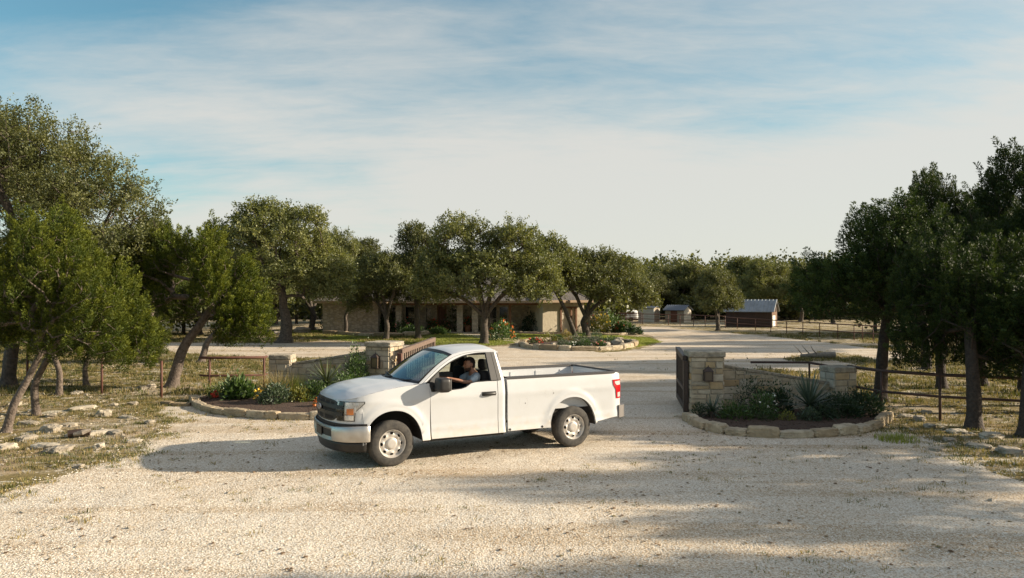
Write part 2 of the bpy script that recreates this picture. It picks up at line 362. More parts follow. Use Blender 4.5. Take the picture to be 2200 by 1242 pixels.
# ---------------------------------------------------------------- pickup truck
TRX, TRY, TRA = .7376, 15.139, .482
MT['paint'] = M('paint', (.57, .58, .59), .36, coat=.4, noise=((.535, .54, .535), 3, 5, .6))
MT['bed_paint'] = M('bed_paint', (.84, .84, .82), .5, noise=((.74, .74, .70), 9, 5, .5))
MT['gap'] = M('gap', (.035, .030, .026), .9)
MT['black_plastic'] = M('black_plastic', (.014, .013, .0125), .5, bump=(90, .15, .003), noise=((.024, .022, .020), 12, 3))
MT['grille_black'] = M('grille_black', (.016, .015, .015), .5)
MT['pillar_trim'] = M('pillar_trim', (.10, .095, .088), .4)
MT['rail_cap'] = M('rail_cap', (.055, .050, .048), .7)
MT['tyre'] = M('tyre', (.034, .032, .030), .88, noise=((.085, .076, .064), 9, 5), bump=(50, .25, .006))
MT['steel_rim'] = M('steel_rim', (.60, .57, .53), .42, metal=.35, noise=((.48, .43, .37), 16, 4, .6))
MT['hole'] = M('hole', (.02, .016, .014), .9)
MT['chrome'] = M('chrome', (.56, .54, .51), .34, metal=.8, noise=((.44, .42, .39), 9, 5, .6))
MT['bumper_steel'] = M('bumper_steel', (.26, .24, .225), .45, metal=.6)
MT['lamp_silver'] = M('lamp_silver', (.62, .60, .57), .25, metal=.6)
MT['lamp_white'] = M('lamp_white', (.85, .84, .80), .18, coat=1)
MT['amber'] = M('amber', (.85, .27, .02), .2, coat=1)
MT['tail_red'] = M('tail_red', (.45, .012, .018), .15, coat=1)
MT['tail_clear'] = M('tail_clear', (.62, .50, .48), .15, coat=1)
MT['interior'] = M('interior', (.020, .019, .018), .8)
MT['seat_cloth'] = M('seat_cloth', (.022, .021, .020), .9)
MT['badge_blue'] = M('badge_blue', (.02, .035, .10), .3)
MT['windscreen'] = glass('windscreen', (.30, .58, .66), .16)
MT['side_glass'] = glass('side_glass', (.72, .80, .74), .02)
MT['lens'] = glass('lens', (.95, .95, .95), .0)
def dusty(m):
    nt = m.node_tree; N = nt.nodes; L = nt.links; b = N['Principled BSDF']; tc = N.new('ShaderNodeTexCoord'); s = N.new('ShaderNodeSeparateXYZ'); L.new(tc.outputs['Object'], s.inputs[0])
    n = N.new('ShaderNodeTexNoise'); n.inputs['Scale'].default_value = 7; n.inputs['Detail'].default_value = 7; L.new(tc.outputs['Object'], n.inputs['Vector'])
    a = N.new('ShaderNodeMath'); a.operation = 'MULTIPLY_ADD'; L.new(n.outputs['Fac'], a.inputs[0]); a.inputs[1].default_value = -.75; L.new(s.outputs[2], a.inputs[2])
    r = N.new('ShaderNodeMapRange'); r.interpolation_type = 'SMOOTHSTEP'; r.inputs['From Min'].default_value = .30; r.inputs['From Max'].default_value = -.05; r.inputs['To Min'].default_value = .03; r.inputs['To Max'].default_value = .50; L.new(a.outputs[0], r.inputs['Value'])
    src = b.inputs['Base Color'].links[0].from_socket; x = N.new('ShaderNodeMix'); x.data_type = 'RGBA'; L.new(r.outputs[0], x.inputs['Factor']); L.new(src, x.inputs['A']); x.inputs['B'].default_value = (.50, .42, .31, 1); L.new(x.outputs['Result'], b.inputs['Base Color'])
    q = N.new('ShaderNodeMapRange'); q.inputs['To Min'].default_value = b.inputs['Roughness'].default_value; q.inputs['To Max'].default_value = .85; L.new(r.outputs[0], q.inputs['Value']); L.new(q.outputs[0], b.inputs['Roughness'])
dusty(MT['paint']); dusty(MT['chrome'])
def catmull(P, n):
    P = np.array(P, float); P = np.vstack([2*P[0]-P[1], P, 2*P[-1]-P[-2]]); out = []
    for i in range(1, len(P)-2):
        for t in np.linspace(0, 1, n, endpoint=False):
            a, b, c, d = P[i-1], P[i], P[i+1], P[i+2]
            out.append(.5*((2*b)+(-a+c)*t+(2*a-5*b+4*c-d)*t*t+(-a+3*b-3*c+d)*t**3))
    out.append(P[-2]); return np.array(out)
NP_ = catmull([(4.545, 0), (4.535, .22), (4.50, .45), (4.445, .64), (4.36, .78), (4.25, .87), (4.10, .93), (3.9, .958), (3.6, .968), (3.2, .968), (2.9, .968)], 14)
NS_ = np.concatenate([[0], np.cumsum(np.hypot(*np.diff(NP_, axis=0).T))])
def s_of_x(x): return float(np.interp(-x, -NP_[:, 0], NS_))
def s_of_y(y): return float(np.interp(y, NP_[:90, 1], NS_[:90]))
def sstep(a, b, x):
    t = min(1, max(0, (x-a)/(b-a))); return t*t*(3-2*t)
WB = 3.589
ARCH = [(WB-.012, .387, .502, .556), (.045, .387, .505, .575)]
def swell(x, z):
    """outward offset of the side skin from the plan line"""
    o = 0.0
    if z > 1.06: o -= (z-1.06)**2*.42
    o += sstep(.655, .60, z)*.008 + max(0, .52-z)*.22
    o += .006*math.exp(-((z-1.10)/.05)**2)
    for cx, cz, aw, ah in ARCH:
        r = math.hypot((x-cx)/aw*ah, z-cz)
        o += .019*(1-sstep(.645, .76, r)) + .005*(1-sstep(.575, .62, r))
    return o
def nose(s, z, off=0.0):
    """point of the truck's skin at plan arc length s from the nose (left side positive)"""
    a = abs(s); x = float(np.interp(a, NS_, NP_[:, 0])); y = float(np.interp(a, NS_, NP_[:, 1]))
    x2 = float(np.interp(a+.01, NS_, NP_[:, 0])); y2 = float(np.interp(a+.01, NS_, NP_[:, 1])); x1 = float(np.interp(max(a-.01, 0), NS_, NP_[:, 0])); y1 = float(np.interp(max(a-.01, 0), NS_, NP_[:, 1]))
    tx, ty = x2-x1, y2-y1
    if a < .01: tx, ty = 0, 1
    l = math.hypot(tx, ty); nx, ny = ty/l, -tx/l
    lean = -max(0, z-.98)*.22 * (1-sstep(.7, 1.3, a))
    o = off+lean+(swell(x, z) if a > .9 else swell(x, z)*sstep(.55, .9, a))
    return Vector((x+nx*o, (y+ny*o)*(1 if s >= 0 else -1), z))
def side(x, z, sg=1, off=0.0): return Vector((x, sg*(.968+swell(x, z)+off - (.10*sstep(-.85, -1.16, x)**2 if x < -.8 else 0)), z))
def zh(x): return float(np.interp(x, [2.9, 3.1, 3.4, 3.7, 4.0, 4.2, 4.4, 4.55], [1.365, 1.355, 1.335, 1.295, 1.235, 1.185, 1.145, 1.13]))
def archz(x, lo):
    z = lo
    for cx, cz, aw, ah in ARCH:
        d = abs(x-cx)/aw
        if d < 1: z = max(z, cz+ah*(1-d**2.15)**(1/2.15))
    return z
def xsamp(a, b, st=.05):
    xs = set(np.round(np.linspace(a, b, max(2, int(abs(b-a)/st)+1)), 4))
    for cx, cz, aw, ah in ARCH:
        for t in np.linspace(0, PI, 41):
            x = cx+aw*(-1 if math.cos(t) < 0 else 1)*abs(math.cos(t))**.93
            if min(a, b) < x < max(a, b): xs.add(round(x, 4))
    return sorted(xs)
def build_truck():
    T = thing('pickup_truck', 'white regular cab pickup truck turning out of the ranch gate with a driver inside', 'truck', (TRX, TRY, 0), PI+TRA)
    # --- front body: fenders and fascia in one skin
    mb = MB()
    for sg in (1, -1):
        smax = s_of_x(2.925)
        cols = sorted(set([0] + [s_of_x(x) for x in xsamp(2.925, 4.50, .05)] + list(np.linspace(0, s_of_x(4.5), 16))))
        rows = []
        for s in cols:
            x = nose(s, .8).x if s < s_of_x(4.3) else float(np.interp(s, NS_, NP_[:, 0]))
            lo = .70 if x > WB+.5 else archz(x, .405); hi = zh(x)
            rows.append([nose(s*sg, lo+(hi-lo)*t) for t in np.linspace(0, 1, 22)])
        mb.grid(rows, flip=(sg < 0), th=.02)
    # door seam lean is carried by the door; hood
    body = mb.build('front_body', MT['paint'], T, smooth=True, angle=35)
    # --- hood
    mb = MB(); rows = []
    ys = [math.sin(t)*.962 for t in np.linspace(-PI/2, PI/2, 49)]
    for y in ys:
        ay = abs(y); xf = float(np.interp(ay, NP_[:, 1][:99], NP_[:, 0][:99])) if ay < .957 else 3.9
        s = float(np.interp(ay, NP_[:, 1][:99], NS_[:99])) if ay < .957 else s_of_x(3.9)
        xr = 3.40-.33*(ay/.96)**2.2; row = []
        for t in np.linspace(0, 1, 40):
            t = t**1.6; x = xf-(xf-xr)*t
            sx = s_of_x(min(x, 4.54)); e = nose(sx, zh(x)); ye = max(.05, e.y if x < 4.5 else np.interp(x, [4.5, 4.545], [.45, .05]))
            zc = float(np.interp(x, [3.0, 3.4, 3.7, 4.0, 4.2, 4.35, 4.45, 4.52, 4.55], [1.40, 1.385, 1.362, 1.325, 1.285, 1.24, 1.205, 1.165, 1.13]))
            q = min(1, ay/ye); z = zh(x)+max(0, zc-zh(x))*(1-q**4.0)
            z += .014*(sstep(.58, .50, ay))*sstep(4.4, 4.1, x)
            z += .012*sstep(.86, .93, ay/.96)*0
            X = x - (max(0, z-.98)*.22*(1-sstep(.7, 1.3, s)) if t < .2 else 0)*(1-t/.2 if t < .2 else 0)
            row.append((X, math.copysign(min(ay, ye if x > 3.9 else e.y), y) if ay > .9 else y, z+.002))
        rows.append(row)
    mb.grid(rows, flip=False); mb.build('hood', MT['paint'], T, smooth=True)
    # cowl strip
    mb = MB(); rows = []
    for y in np.linspace(-.88, .88, 25):
        q = (abs(y)/.88)**2.0; rows.append([(3.44-.33*q, y, 1.378-.02*q), (3.30-.24*q, y, 1.372-.012*q), (3.24-.24*q, y, 1.374)])
    mb.grid(rows); cw = mb.build('cowl', MT['black_plastic'], T, smooth=True)
    for yy in (.55, -.15):
        mb = MB(); mb.tube([(3.36-.1*(yy > .3), yy, 1.395), (3.26-.12*(yy > .3), yy+.10, 1.405), (3.20, yy-.45, 1.440)], .012, 6)
        mb.build('wiper', MT['black_plastic'], T)
    # --- underside, wheel housings, frame
    mb = MB()
    mb.box((-.95, -.42, .48), (4.2, -.32, .62)); mb.box((-.95, .32, .48), (4.2, .42, .62)); mb.box((1.5, -.86, .42), (3.02, .86, .60))
    mb.box((-1.02, -.80, .60), (1.38, .80, .74)); mb.tube([(0, -.75, .385), (0, .75, .385)], .055, 10); mb.tube([(WB, -.75, .36), (WB, .75, .36)], .05, 8)
    mb.lathe([(0.001, -.14), (.13, -.10), (.16, 0), (.13, .1), (0.001, .14)], 16, Matrix.Translation((0, 0, .385)) @ Matrix.Rotation(PI/2, 4, 'Y'))
    mb.box((3.25, -.42, .40), (4.15, .42, 1.05)); mb.tube([(2.2, -.5, .40), (1.0, -.52, .42), (.35, -.5, .46)], .075, 10)
    mb.box((3.95, -.86, .55), (4.1, .86, 1.0))
    for sx in (-1, 1): mb.tube([(-.7, sx*.5, .52), (0, sx*.5, .46), (.75, sx*.5, .52)], .03, 6)
    mb.build('chassis', MT['gap'], T)
    for cx, cz, aw, ah in ARCH:
        for sg in (-1, 1):
            mb = MB(); rows = []
            for t in np.linspace(.02, PI-.02, 28):
                x = cx+(aw+.02)*math.cos(t); z = cz+(ah+.015)*math.sin(t)
                z = min(z, 1.06)
                rows.append([(x, sg*.46, z), (x, sg*.952, z)])
            mb.grid(rows)
            mb.add([r[0] for r in rows], [list(range(len(rows)))])
            mb.build('wheel_housing', MT['rail_cap'] if cx < 1 else MT['interior'], T)
    # --- wheels
    def wheel(cx, sg):
        W = bpy.data.objects.new('wheel', None); COL.objects.link(W); W.parent = T; W.location = (cx, sg*.828, .385)
        W.rotation_euler = (PI/2*(-sg), 0, 0) if False else ((-PI/2) if sg > 0 else PI/2, 0, 0)
        mb = MB(); R = .387; hw = .122
        prof = [(.232, -hw+.01), (.25, -hw), (.30, -hw-.004), (.345, -hw+.004), (.368, -hw+.018), (.381, -hw+.034), (R, -hw+.05)]
        for k in range(-2, 3):
            c = k*.030; 
            prof += [(R+.001, c-.011), (R-.009, c-.009), (R-.009, c-.006), (R+.001, c-.004)]
        prof += [(R, hw-.05), (.381, hw-.034), (.372, hw-.022), (.362, hw-.012), (.345, hw-.004), (.30, hw+.004), (.262, hw+.003), (.25, hw), (.232, hw-.01)]
        mb.lathe(prof, 72, closed=True); mb.build('tyre', MT['tyre'], W, smooth=True, angle=28)
        mb = MB()
        n = 112; rr = [(.236, .113), (.232, .119), (.226, .112), (.218, .085), (.205, .066), (.195, .066), (.185, .074), (.175, .080), (.165, .084), (.155, .086), (.145, .086), (.135, .084), (.125, .080), (.110, .074), (.098, .072), (.090, .078), (.088, .100), (.080, .106), (.06, .108), (.03, .109), (.001, .109)]
        vs = []; fs = []; m = len(rr)
        for k in range(n):
            a = 2*PI*k/n
            w = math.cos(8*a)
            for j, (r, z) in enumerate(rr):
                if 5 <= j <= 12: z += .006*w*math.sin((j-4)/9*PI)
                vs.append((r*math.cos(a), r*math.sin(a), z))
        for k in range(n):
            for j in range(m-1):
                r = (rr[j][0]+rr[j+1][0])/2; a = 2*PI*(k+.5)/n; da = ((a*8/(2*PI)+.5) % 1-.5)*2*PI/8
                if ((r-.176)/.0195)**2+(da*r/.0285)**2 < 1: continue
                fs.append([k*m+j, ((k+1) % n)*m+j, ((k+1) % n)*m+j+1, k*m+j+1])
        mb.add(vs, fs); mb.build('rim', MT['steel_rim'], W, smooth=True, angle=40)
        mb = MB(); mb.lathe([(.235, -.10), (.228, .04), (.001, .04)], 32); mb.build('brake_drum', MT['hole'], W)
    for cx in (WB, 0.0):
        for sg in (1, -1): wheel(cx, sg)
    # --- cab lower sides and doors
    def winlow(x): return float(np.interp(x, [1.4, 1.62, 2.06, 2.14, 2.24, 2.33, 2.42, 2.80, 2.88, 2.915, 2.97], [1.350, 1.347, 1.338, 1.322, 1.262, 1.238, 1.232, 1.214, 1.215, 1.36, 1.362]))
    for sg in (1, -1):
        D = MB(); rows = []
        for x in sorted(set(list(np.linspace(1.628, 2.905, 34))+[2.06, 2.1, 2.14, 2.19, 2.24, 2.28, 2.33, 2.86, 2.88, 2.895])):
            lo, hi = .415, winlow(x); row = []
            for t in np.linspace(0, 1, 24):
                z = lo+(hi-lo)*t; X = x+max(0, (x-2.0)/.9)*(.012+(z-.9)*.045)*.6
                row.append(side(X, z, sg))
            rows.append(row)
        D.grid(rows, flip=(sg > 0), th=.025); d = D.build('door', MT['paint'], T, smooth=True, angle=35)
        h = MB(); P = []
        for t in np.linspace(0, 1, 9):
            x = 1.935-.265*t; o = .004+.032*math.sin(PI*t)**.5; p = side(x, 1.125, sg); P.append((p.x, p.y+sg*o, p.z))
        h.tube(P, [.017, .022, .026, .027, .027, .027, .026, .022, .017], 8)
        p = side(1.8, 1.125, sg); h.box((1.665, min(p.y, p.y+sg*.006), 1.088), (1.94, max(p.y, p.y+sg*.006), 1.162), bev=.002)
        h.build('door_handle', MT['black_plastic'], d, smooth=True, angle=40)
        C = MB(); rows = []
        for x in np.linspace(1.462, 1.617, 5):
            rows.append([side(x, .415+(1.352-.415)*t, sg, -.03*sstep(1.49, 1.462, x)) for t in np.linspace(0, 1, 16)])
        C.grid(rows, flip=(sg > 0), th=.03)
        # greenhouse side: A pillar, roof rail, cab corner
        def yg(z, x=2): return sg*(.938-.385*(z-1.34)-.06*(z-1.34)**2)
        O = [(3.115, 1.362), (2.95, 1.492), (2.75, 1.640), (2.55, 1.765), (2.40, 1.832), (2.2, 1.872), (1.95, 1.889), (1.75, 1.892), (1.60, 1.888), (1.545, 1.875)]
        I = [(2.985, 1.362), (2.845, 1.468), (2.665, 1.592), (2.50, 1.685), (2.38, 1.738), (2.2, 1.797), (1.97, 1.832), (1.78, 1.838), (1.60, 1.836), (1.56, 1.836)]
        O2 = catmull(O, 4); I2 = catmull(I, 4)
        rows = []
        for o, i in zip(O2, I2):
            r = []
            for t in np.linspace(0, 1, 6):
                x, z = i[0]+(o[0]-i[0])*t, i[1]+(o[1]-i[1])*t
                r.append((x, yg(z)-sg*.022*max(0, t-.45)**1.5*2.2+sg*.004, z))
            rows.append(r)
        C.grid(rows, flip=(sg < 0), th=.03)
        rows = []
        for t in np.linspace(0, 1, 8):
            z = 1.350+(1.842-1.350)*t; x1 = 1.548+.052*t; x0 = 1.458+.062*t
            rows.append([(x1, yg(z)+sg*.003, z), (x0+.03, yg(z)-sg*.004, z), (x0+.008, yg(z)-sg*.03, z), (x0, yg(z)-sg*.10, z)])
        rows.append([(1.60, yg(1.885)-sg*.02, 1.884), (1.545, yg(1.87)-sg*.03, 1.876), (1.53, yg(1.87)-sg*.05, 1.872), (1.522, yg(1.87)-sg*.11, 1.868)])
        C.grid(rows, flip=(sg < 0))
        C.build('cab_side', MT['paint'], T, smooth=True, angle=45)
        # door-frame groove
        g = MB(); pts = []
        for o, i in zip(O2, I2):
            t = .52; x, z = i[0]+(o[0]-i[0])*t, i[1]+(o[1]-i[1])*t; pts.append((x, yg(z)+sg*.0035, z))
        g.tube(pts[:34], .0025, 5); g.tube([side(1.6225, z, sg, -.010) for z in np.linspace(.42, 1.345, 14)], .006, 4)
        g.tube([(1.6225+.04*t, yg(1.35+.49*t)+sg*.002, 1.35+.49*t) for t in np.linspace(0, 1, 5)], .004, 4)
        g.build('door_seam', MT['gap'], T)
        # black trim
        t_ = MB()
        t_.grid([[(1.752+.018*t, yg(1.352+.486*t)+sg*.004, 1.352+.486*t), (1.63+.04*t, yg(1.352+.486*t)+sg*.006, 1.352+.486*t)] for t in np.linspace(0, 1, 6)], flip=(sg < 0), th=.02)
        t_.grid([[(1.622+.04*t, yg(1.352+.486*t)+sg*.005, 1.352+.486*t), (1.546+.055*t, yg(1.352+.486*t)+sg*.005, 1.352+.486*t)] for t in np.linspace(0, 1, 6)], flip=(sg < 0), th=.02)
        t_.build('pillar_trim', MT['pillar_trim'], T)
        w = MB(); pts = [(x, yg(z)+sg*.001, z) for x, z in I2[:33]]
        w.tube(pts, .010, 5); w.tube([(1.757+.018*t, yg(1.35+.49*t), 1.35+.49*t) for t in np.linspace(0, 1, 5)], .010, 5)
        w.tube([(x, side(x, winlow(x), sg).y-sg*.006, winlow(x)+.004) for x in list(np.linspace(1.63, 2.04, 4))+[2.1, 2.14, 2.19, 2.24, 2.28, 2.33, 2.45, 2.6, 2.75, 2.87]], .010, 5)
        sl = [(2.915, 1.222), (2.922, 1.37), (2.985, 1.362), (2.845, 1.468), (2.715, 1.556), (2.735, 1.222)]
        w.add([(x, yg(z)-sg*.004 if z > 1.34 else side(x, z, sg).y-sg*.008, z) for x, z in [sl[0], sl[1], sl[3], sl[4], sl[5]]], [[0, 1, 2, 3, 4]])
        w.build('window_seal', MT['black_plastic'], T)
        if sg < 0:
            gl = MB(); pp = [(x, yg(z)+.012, z) for x, z in list(I2[4:33])]+[(1.757, yg(1.35)+.012, 1.34), (2.08, yg(1.33)+.012, 1.325), (2.33, yg(1.24)+.012, 1.24), (2.73, yg(1.22)+.012, 1.22)]
            tr = tessellate_polygon([[Vector((p[0], p[2], 0)) for p in pp]]); gl.add(pp, [list(t) for t in tr]); gl.build('side_window', MT['side_glass'], T)
        # mirror
        m = MB(); mx, mz = 2.755, 1.345; y0 = sg*1.12
        put(m, blob((.22, .29, .25), 5, 8, .0), (mx+.0, y0, mz)); mir = m.build('side_mirror', MT['black_plastic'], T, smooth=True)
        m = MB(); m.tube([(2.84, sg*.93, 1.255), (2.80, sg*1.0, 1.27), (2.76, sg*1.06, 1.29)], [.035, .03, .03], 8); m.build('mirror_arm', MT['black_plastic'], mir, smooth=True)
        m = MB(); m.box((mx-.116, y0-.115, mz-.10), (mx-.108, y0+.115, mz+.10)); m.build('mirror_glass', MT['chrome'], mir)
    # --- roof
    mb = MB(); rows = []
    Ox = [1.525, 1.56, 1.60, 1.75, 1.95, 2.2, 2.34, 2.42]; Oz = [1.862, 1.877, 1.888, 1.892, 1.889, 1.872, 1.850, 1.822]
    for x in [1.500, 1.515, 1.535, 1.56, 1.6, 1.68, 1.76, 1.84, 1.92, 2.0, 2.08, 2.16, 2.24, 2.32, 2.38, 2.42]:
        ze = float(np.interp(x, Ox, Oz)); row = []
        drop = .10*(max(0, 1.56-x)/.06)**2
        for v in np.linspace(-1, 1, 45):
            y = v*(.938-.385*(ze-1.34)-.06*(ze-1.34)**2-.022); c = .062*(1-abs(v)**2.6)
            rib = -.006*max(0, math.cos(v*PI*3.0))*sstep(1.62, 1.72, x)*sstep(2.34, 2.25, x) if abs(v) < .84 else 0
            X = x+(.06*(1-v*v)*sstep(1.9, 2.42, x))-.0
            row.append((X, y, ze+c*(1 if x > 1.6 else sstep(1.45, 1.6, x))+rib-drop))
        rows.append(row)
    mb.grid(rows, flip=False); mb.build('roof', MT['paint'], T, smooth=True)
    # --- windscreen
    mb = MB(); rows = []; fr = MB(); top = []; bot = []
    for v in np.linspace(-1, 1, 25):
        ze = 1.822; b = Vector((3.115+.20*(1-v*v), v*.875, 1.366)); t = Vector((2.42+.06*(1-v*v), v*.715, ze+.058*(1-abs(v)**2.6)))
        r = []
        for k in np.linspace(0, 1, 10):
            p = b.lerp(t, k); p.z += .030*math.sin(PI*k); p.x += .01*math.sin(PI*k); r.append(p)
        rows.append(r); top.append(t); bot.append(b)
    mb.grid(rows); ws = mb.build('windscreen', MT['windscreen'], T, smooth=True)
    fr.grid([[r[0]+Vector((.004, 0, .004)), r[1].lerp(r[0], .45)+Vector((.004, 0, .004))] for r in rows])
    fr.grid([[r[-1]+Vector((.004, 0, .004)), r[-2].lerp(r[-1], .35)+Vector((.004, 0, .004))] for r in rows])
    for e in (0, -1):
        fr.tube([p+Vector((.0, 0, .004)) for p in rows[e]], .011, 5)
    fr.tube(top, .009, 5); fr.build('windscreen_seal', MT['black_plastic'], T)
    # --- rear wall of the cab
    mb = MB(); mb.box((1.455, -.90, .62), (1.475, .90, 1.34)); mb.box((1.46, -.86, 1.335), (1.49, .86, 1.40))
    mb.box((1.50, -.70, 1.78), (1.53, .70, 1.86)); [mb.grid([[(1.478, q*.905, 1.34), (1.523, q*.735, 1.83)], [(1.480, q*.66, 1.34), (1.520, q*.66, 1.83)]]) for q in (-1, 1)]
    mb.build('cab_rear', MT['paint'], T)
    mb = MB(); mb.grid([[(1.478, -.68, 1.40), (1.505, -.68, 1.78)], [(1.478, .68, 1.40), (1.505, .68, 1.78)]]); mb.build('rear_window', MT['side_glass'], T)
    # --- interior
    mb = MB(); mb.box((1.50, -.84, .60), (3.1, .84, .66)); mb.box((2.90, -.84, .66), (3.02, .84, 1.20)); mb.box((2.80, -.83, 1.14), (3.22, .83, 1.335), bev=.04)
    mb.box((1.5, -.90, .62), (2.9, -.88, 1.22)); mb.box((1.5, .88, .62), (2.9, .90, 1.22)); mb.box((1.52, -.70, 1.80), (2.36, .70, 1.835)); mb.box((1.495, -.84, .62), (1.51, .84, 1.36))
    mb.build('cabin_lining', MT['interior'], T)
    for y0, y1 in ((-.76, -.18), (-.14, .10), (.14, .72)):
        mb = MB(); put(mb, blob((.56, y1-y0, .26), 5, 6, 0), (1.98, (y0+y1)/2, .85)); put(mb, blob((.20, y1-y0, .66), 5, 6, 0), (1.70, (y0+y1)/2, 1.17), 0)
        s = mb.build('seat', MT['seat_cloth'], T, smooth=True)
        if y1-y0 > .4:
            mb = MB(); put(mb, blob((.12, .27, .20), 4, 6, 0), (1.67, (y0+y1)/2, 1.60)); mb.tube([(1.68, (y0+y1)/2-.07, 1.4), (1.67, (y0+y1)/2-.07, 1.55)], .008, 6); mb.tube([(1.68, (y0+y1)/2+.07, 1.4), (1.67, (y0+y1)/2+.07, 1.55)], .008, 6)
            mb.build('headrest', MT['seat_cloth'], s, smooth=True)
    mb = MB(); A = Matrix.Translation((2.62, .42, 1.27)) @ Matrix.Rotation(math.radians(-65), 4, 'Y')
    ring = [A @ Vector((.185*math.cos(t), .185*math.sin(t), 0)) for t in np.linspace(0, 2*PI, 33)]
    mb.tube(ring, .015, 8, caps=False)
    for t in (.1, PI-.1, -PI/2): mb.tube([A @ Vector((.18*math.cos(t), .18*math.sin(t), 0)), A @ Vector((0, 0, -.03))], .016, 6)
    mb.tube([A @ Vector((0, 0, -.02)), A @ Vector((0, 0, -.25))], [.06, .04], 10); mb.build('steering_wheel', MT['interior'], T, smooth=True)
    mb = MB(); put(mb, blob((.03, .22, .06), 4, 5, 0), (2.62, 0, 1.76)); mb.tube([(2.62, 0, 1.77), (2.50, 0, 1.85)], .012, 6); mb.build('rear_view_mirror', MT['interior'], T, smooth=True)
    # --- bed
    for sg in (1, -1):
        mb = MB(); rows = []
        for x in xsamp(-1.105, 1.425, .06):
            lo = archz(x, .43 if x > -.5 else .47+.05*sstep(-.5, -1.0, x)); rows.append([side(x, lo+(1.372-lo)*t, sg) for t in np.linspace(0, 1, 24)])
        mb.grid(rows, flip=(sg > 0), th=.03)
        p0, p1 = sorted((sg*.80, sg*.86)); mb.box((-1.04, p0, .745), (1.40, p1, 1.365))
        for xx in (-.9, -.3, .3, .9):
            q0, q1 = sorted((sg*.785, sg*.80)); mb.box((xx-.02, q0, .80), (xx+.16, q1, 1.30), bev=.004)
        q0, q1 = sorted((sg*.55, sg*.80)); mb.box((-.48, q0, .745), (.56, q1, 1.00), bev=.03)
        p = mb.build('bed_side', MT['paint'], T, smooth=True, angle=35)
        mb = MB(); rows = [[(x, side(x, 1.36, sg).y+sg*.006, 1.352), (x, side(x, 1.36, sg).y+sg*.007, 1.378), (x, side(x, 1.36, sg).y-sg*.02, 1.392), (x, sg*.79, 1.392), (x, sg*.787, 1.352)] for x in np.linspace(-1.10, 1.425, 16)]
        mb.grid(rows, flip=(sg > 0)); mb.build('bed_rail', MT['rail_cap'], T, smooth=True, angle=40)
        # tail lamp
        mb = MB(); rows = []
        def tl(x, z, off): 
            p = side(x, z, sg, off); return p
        lowz = lambda x: .875
        for x, z0, z1 in ((-.880, 1.215, 1.236), (-.888, 1.13, 1.238), (-.925, 1.08, 1.24), (-.945, 1.05, 1.24), (-.965, .872, 1.24), (-1.02, .866, 1.238), (-1.08, .866, 1.236), (-1.112, .87, 1.232)):
            rows.append([side(x, z0+(z1-z0)*t, sg, .009) for t in np.linspace(0, 1, 6)])
        mb.grid(rows, flip=(sg < 0), th=.02)
        mb.box((-1.122, min(sg*.80, sg*.872), .868), (-1.104, max(sg*.80, sg*.872), 1.234)); l = mb.build('tail_lamp', MT['tail_red'], T, smooth=True, angle=30)
        mb = MB()
        for a, b, c, d in ((-.93, -1.10, 1.13, 1.205), (-1.0, -1.10, .895, .985)):
            mb.grid([[side(x, z, sg, .0125) for z in np.linspace(c+(.04 if x > -.96 and c > 1 else 0), d, 4)] for x in np.linspace(a, b, 5)], flip=(sg > 0))
        mb.build('lamp_lens', MT['tail_clear'], l, smooth=True)
    mb = MB(); mb.box((-1.04, -.80, .74), (1.40, .80, .765)); 
    for k in range(12): y = -.72+k*.13; mb.box((-1.03, y, .765), (1.39, y+.065, .777), bev=.003)
    mb.box((1.37, -.86, .60), (1.425, .86, 1.36)); mb.build('bed_floor', MT['bed_paint'], T)
    mb = MB(); mb.box((1.365, -.79, 1.361), (1.43, .79, 1.388)); mb.build('bed_front_rail', MT['rail_cap'], T)
    mb = MB(); mb.box((-1.115, -.785, .62), (-1.055, .785, 1.368), bev=.012); mb.box((-1.054, -.72, .84), (-1.046, .72, 1.28), bev=.003); tg = mb.build('tailgate', MT['paint'], T)
    mb = MB(); mb.box((-1.12, -.785, 1.369), (-1.05, .785, 1.392)); mb.build('tailgate_cap', MT['rail_cap'], tg)
    # small round marks on the bed side and rocker clips
    mb = MB()
    for cx, cz in ((1.10, .93), (.56, 1.07)):
        mb.tube([side(cx+.09*math.cos(t), cz+.09*math.sin(t), 1, -.0004) for t in np.linspace(0, 2*PI, 33)], .0011, 4, caps=False)
    mb.build('filler_door_line', MT['steel_rim'], T)
    mb = MB()
    for x, z in ((1.063, .907), (.465, 1.057)): mb.tube([side(x, z, 1, -.01), side(x, z, 1, .004)], .009, 8)
    for x in (1.39, .72): mb.tube([side(x, .455, 1, -.01), side(x, .455, 1, .006)], .022, 10)
    mb.build('plug', MT['gap'], T)
    # --- bumpers
    mb = MB(); rows = []
    hi = lambda s: .705+.02*sstep(.5, 1.1, abs(s))
    for s in np.linspace(-1.30, 1.30, 61):
        a = abs(s); o = .055*(1-sstep(1.18, 1.32, a))+.008; r = []
        zl = .455 if a > .60 else .455; 
        for z, q in ((zl, -.03), (zl+.01, 0), (zl+.08, .016), (.62, .018), (hi(s)-.03, .012), (hi(s)-.006, 0), (hi(s), -.02)):
            if a < .57 and .47 < z < .64: q = -.045
            p = nose(math.copysign(min(a, 1.24), s), .80, 0); n = nose(math.copysign(min(a, 1.24), s), .80, .1)-p; n.z = 0
            r.append(Vector((p.x, p.y, z))+n*10*(o+q)*.1*10*.1 if False else Vector((p.x, p.y, z))+n*(o+q)*10)
        rows.append(r)
    mb.grid(rows, flip=True); fb = mb.build('front_bumper', MT['chrome'], T, smooth=True, angle=40)
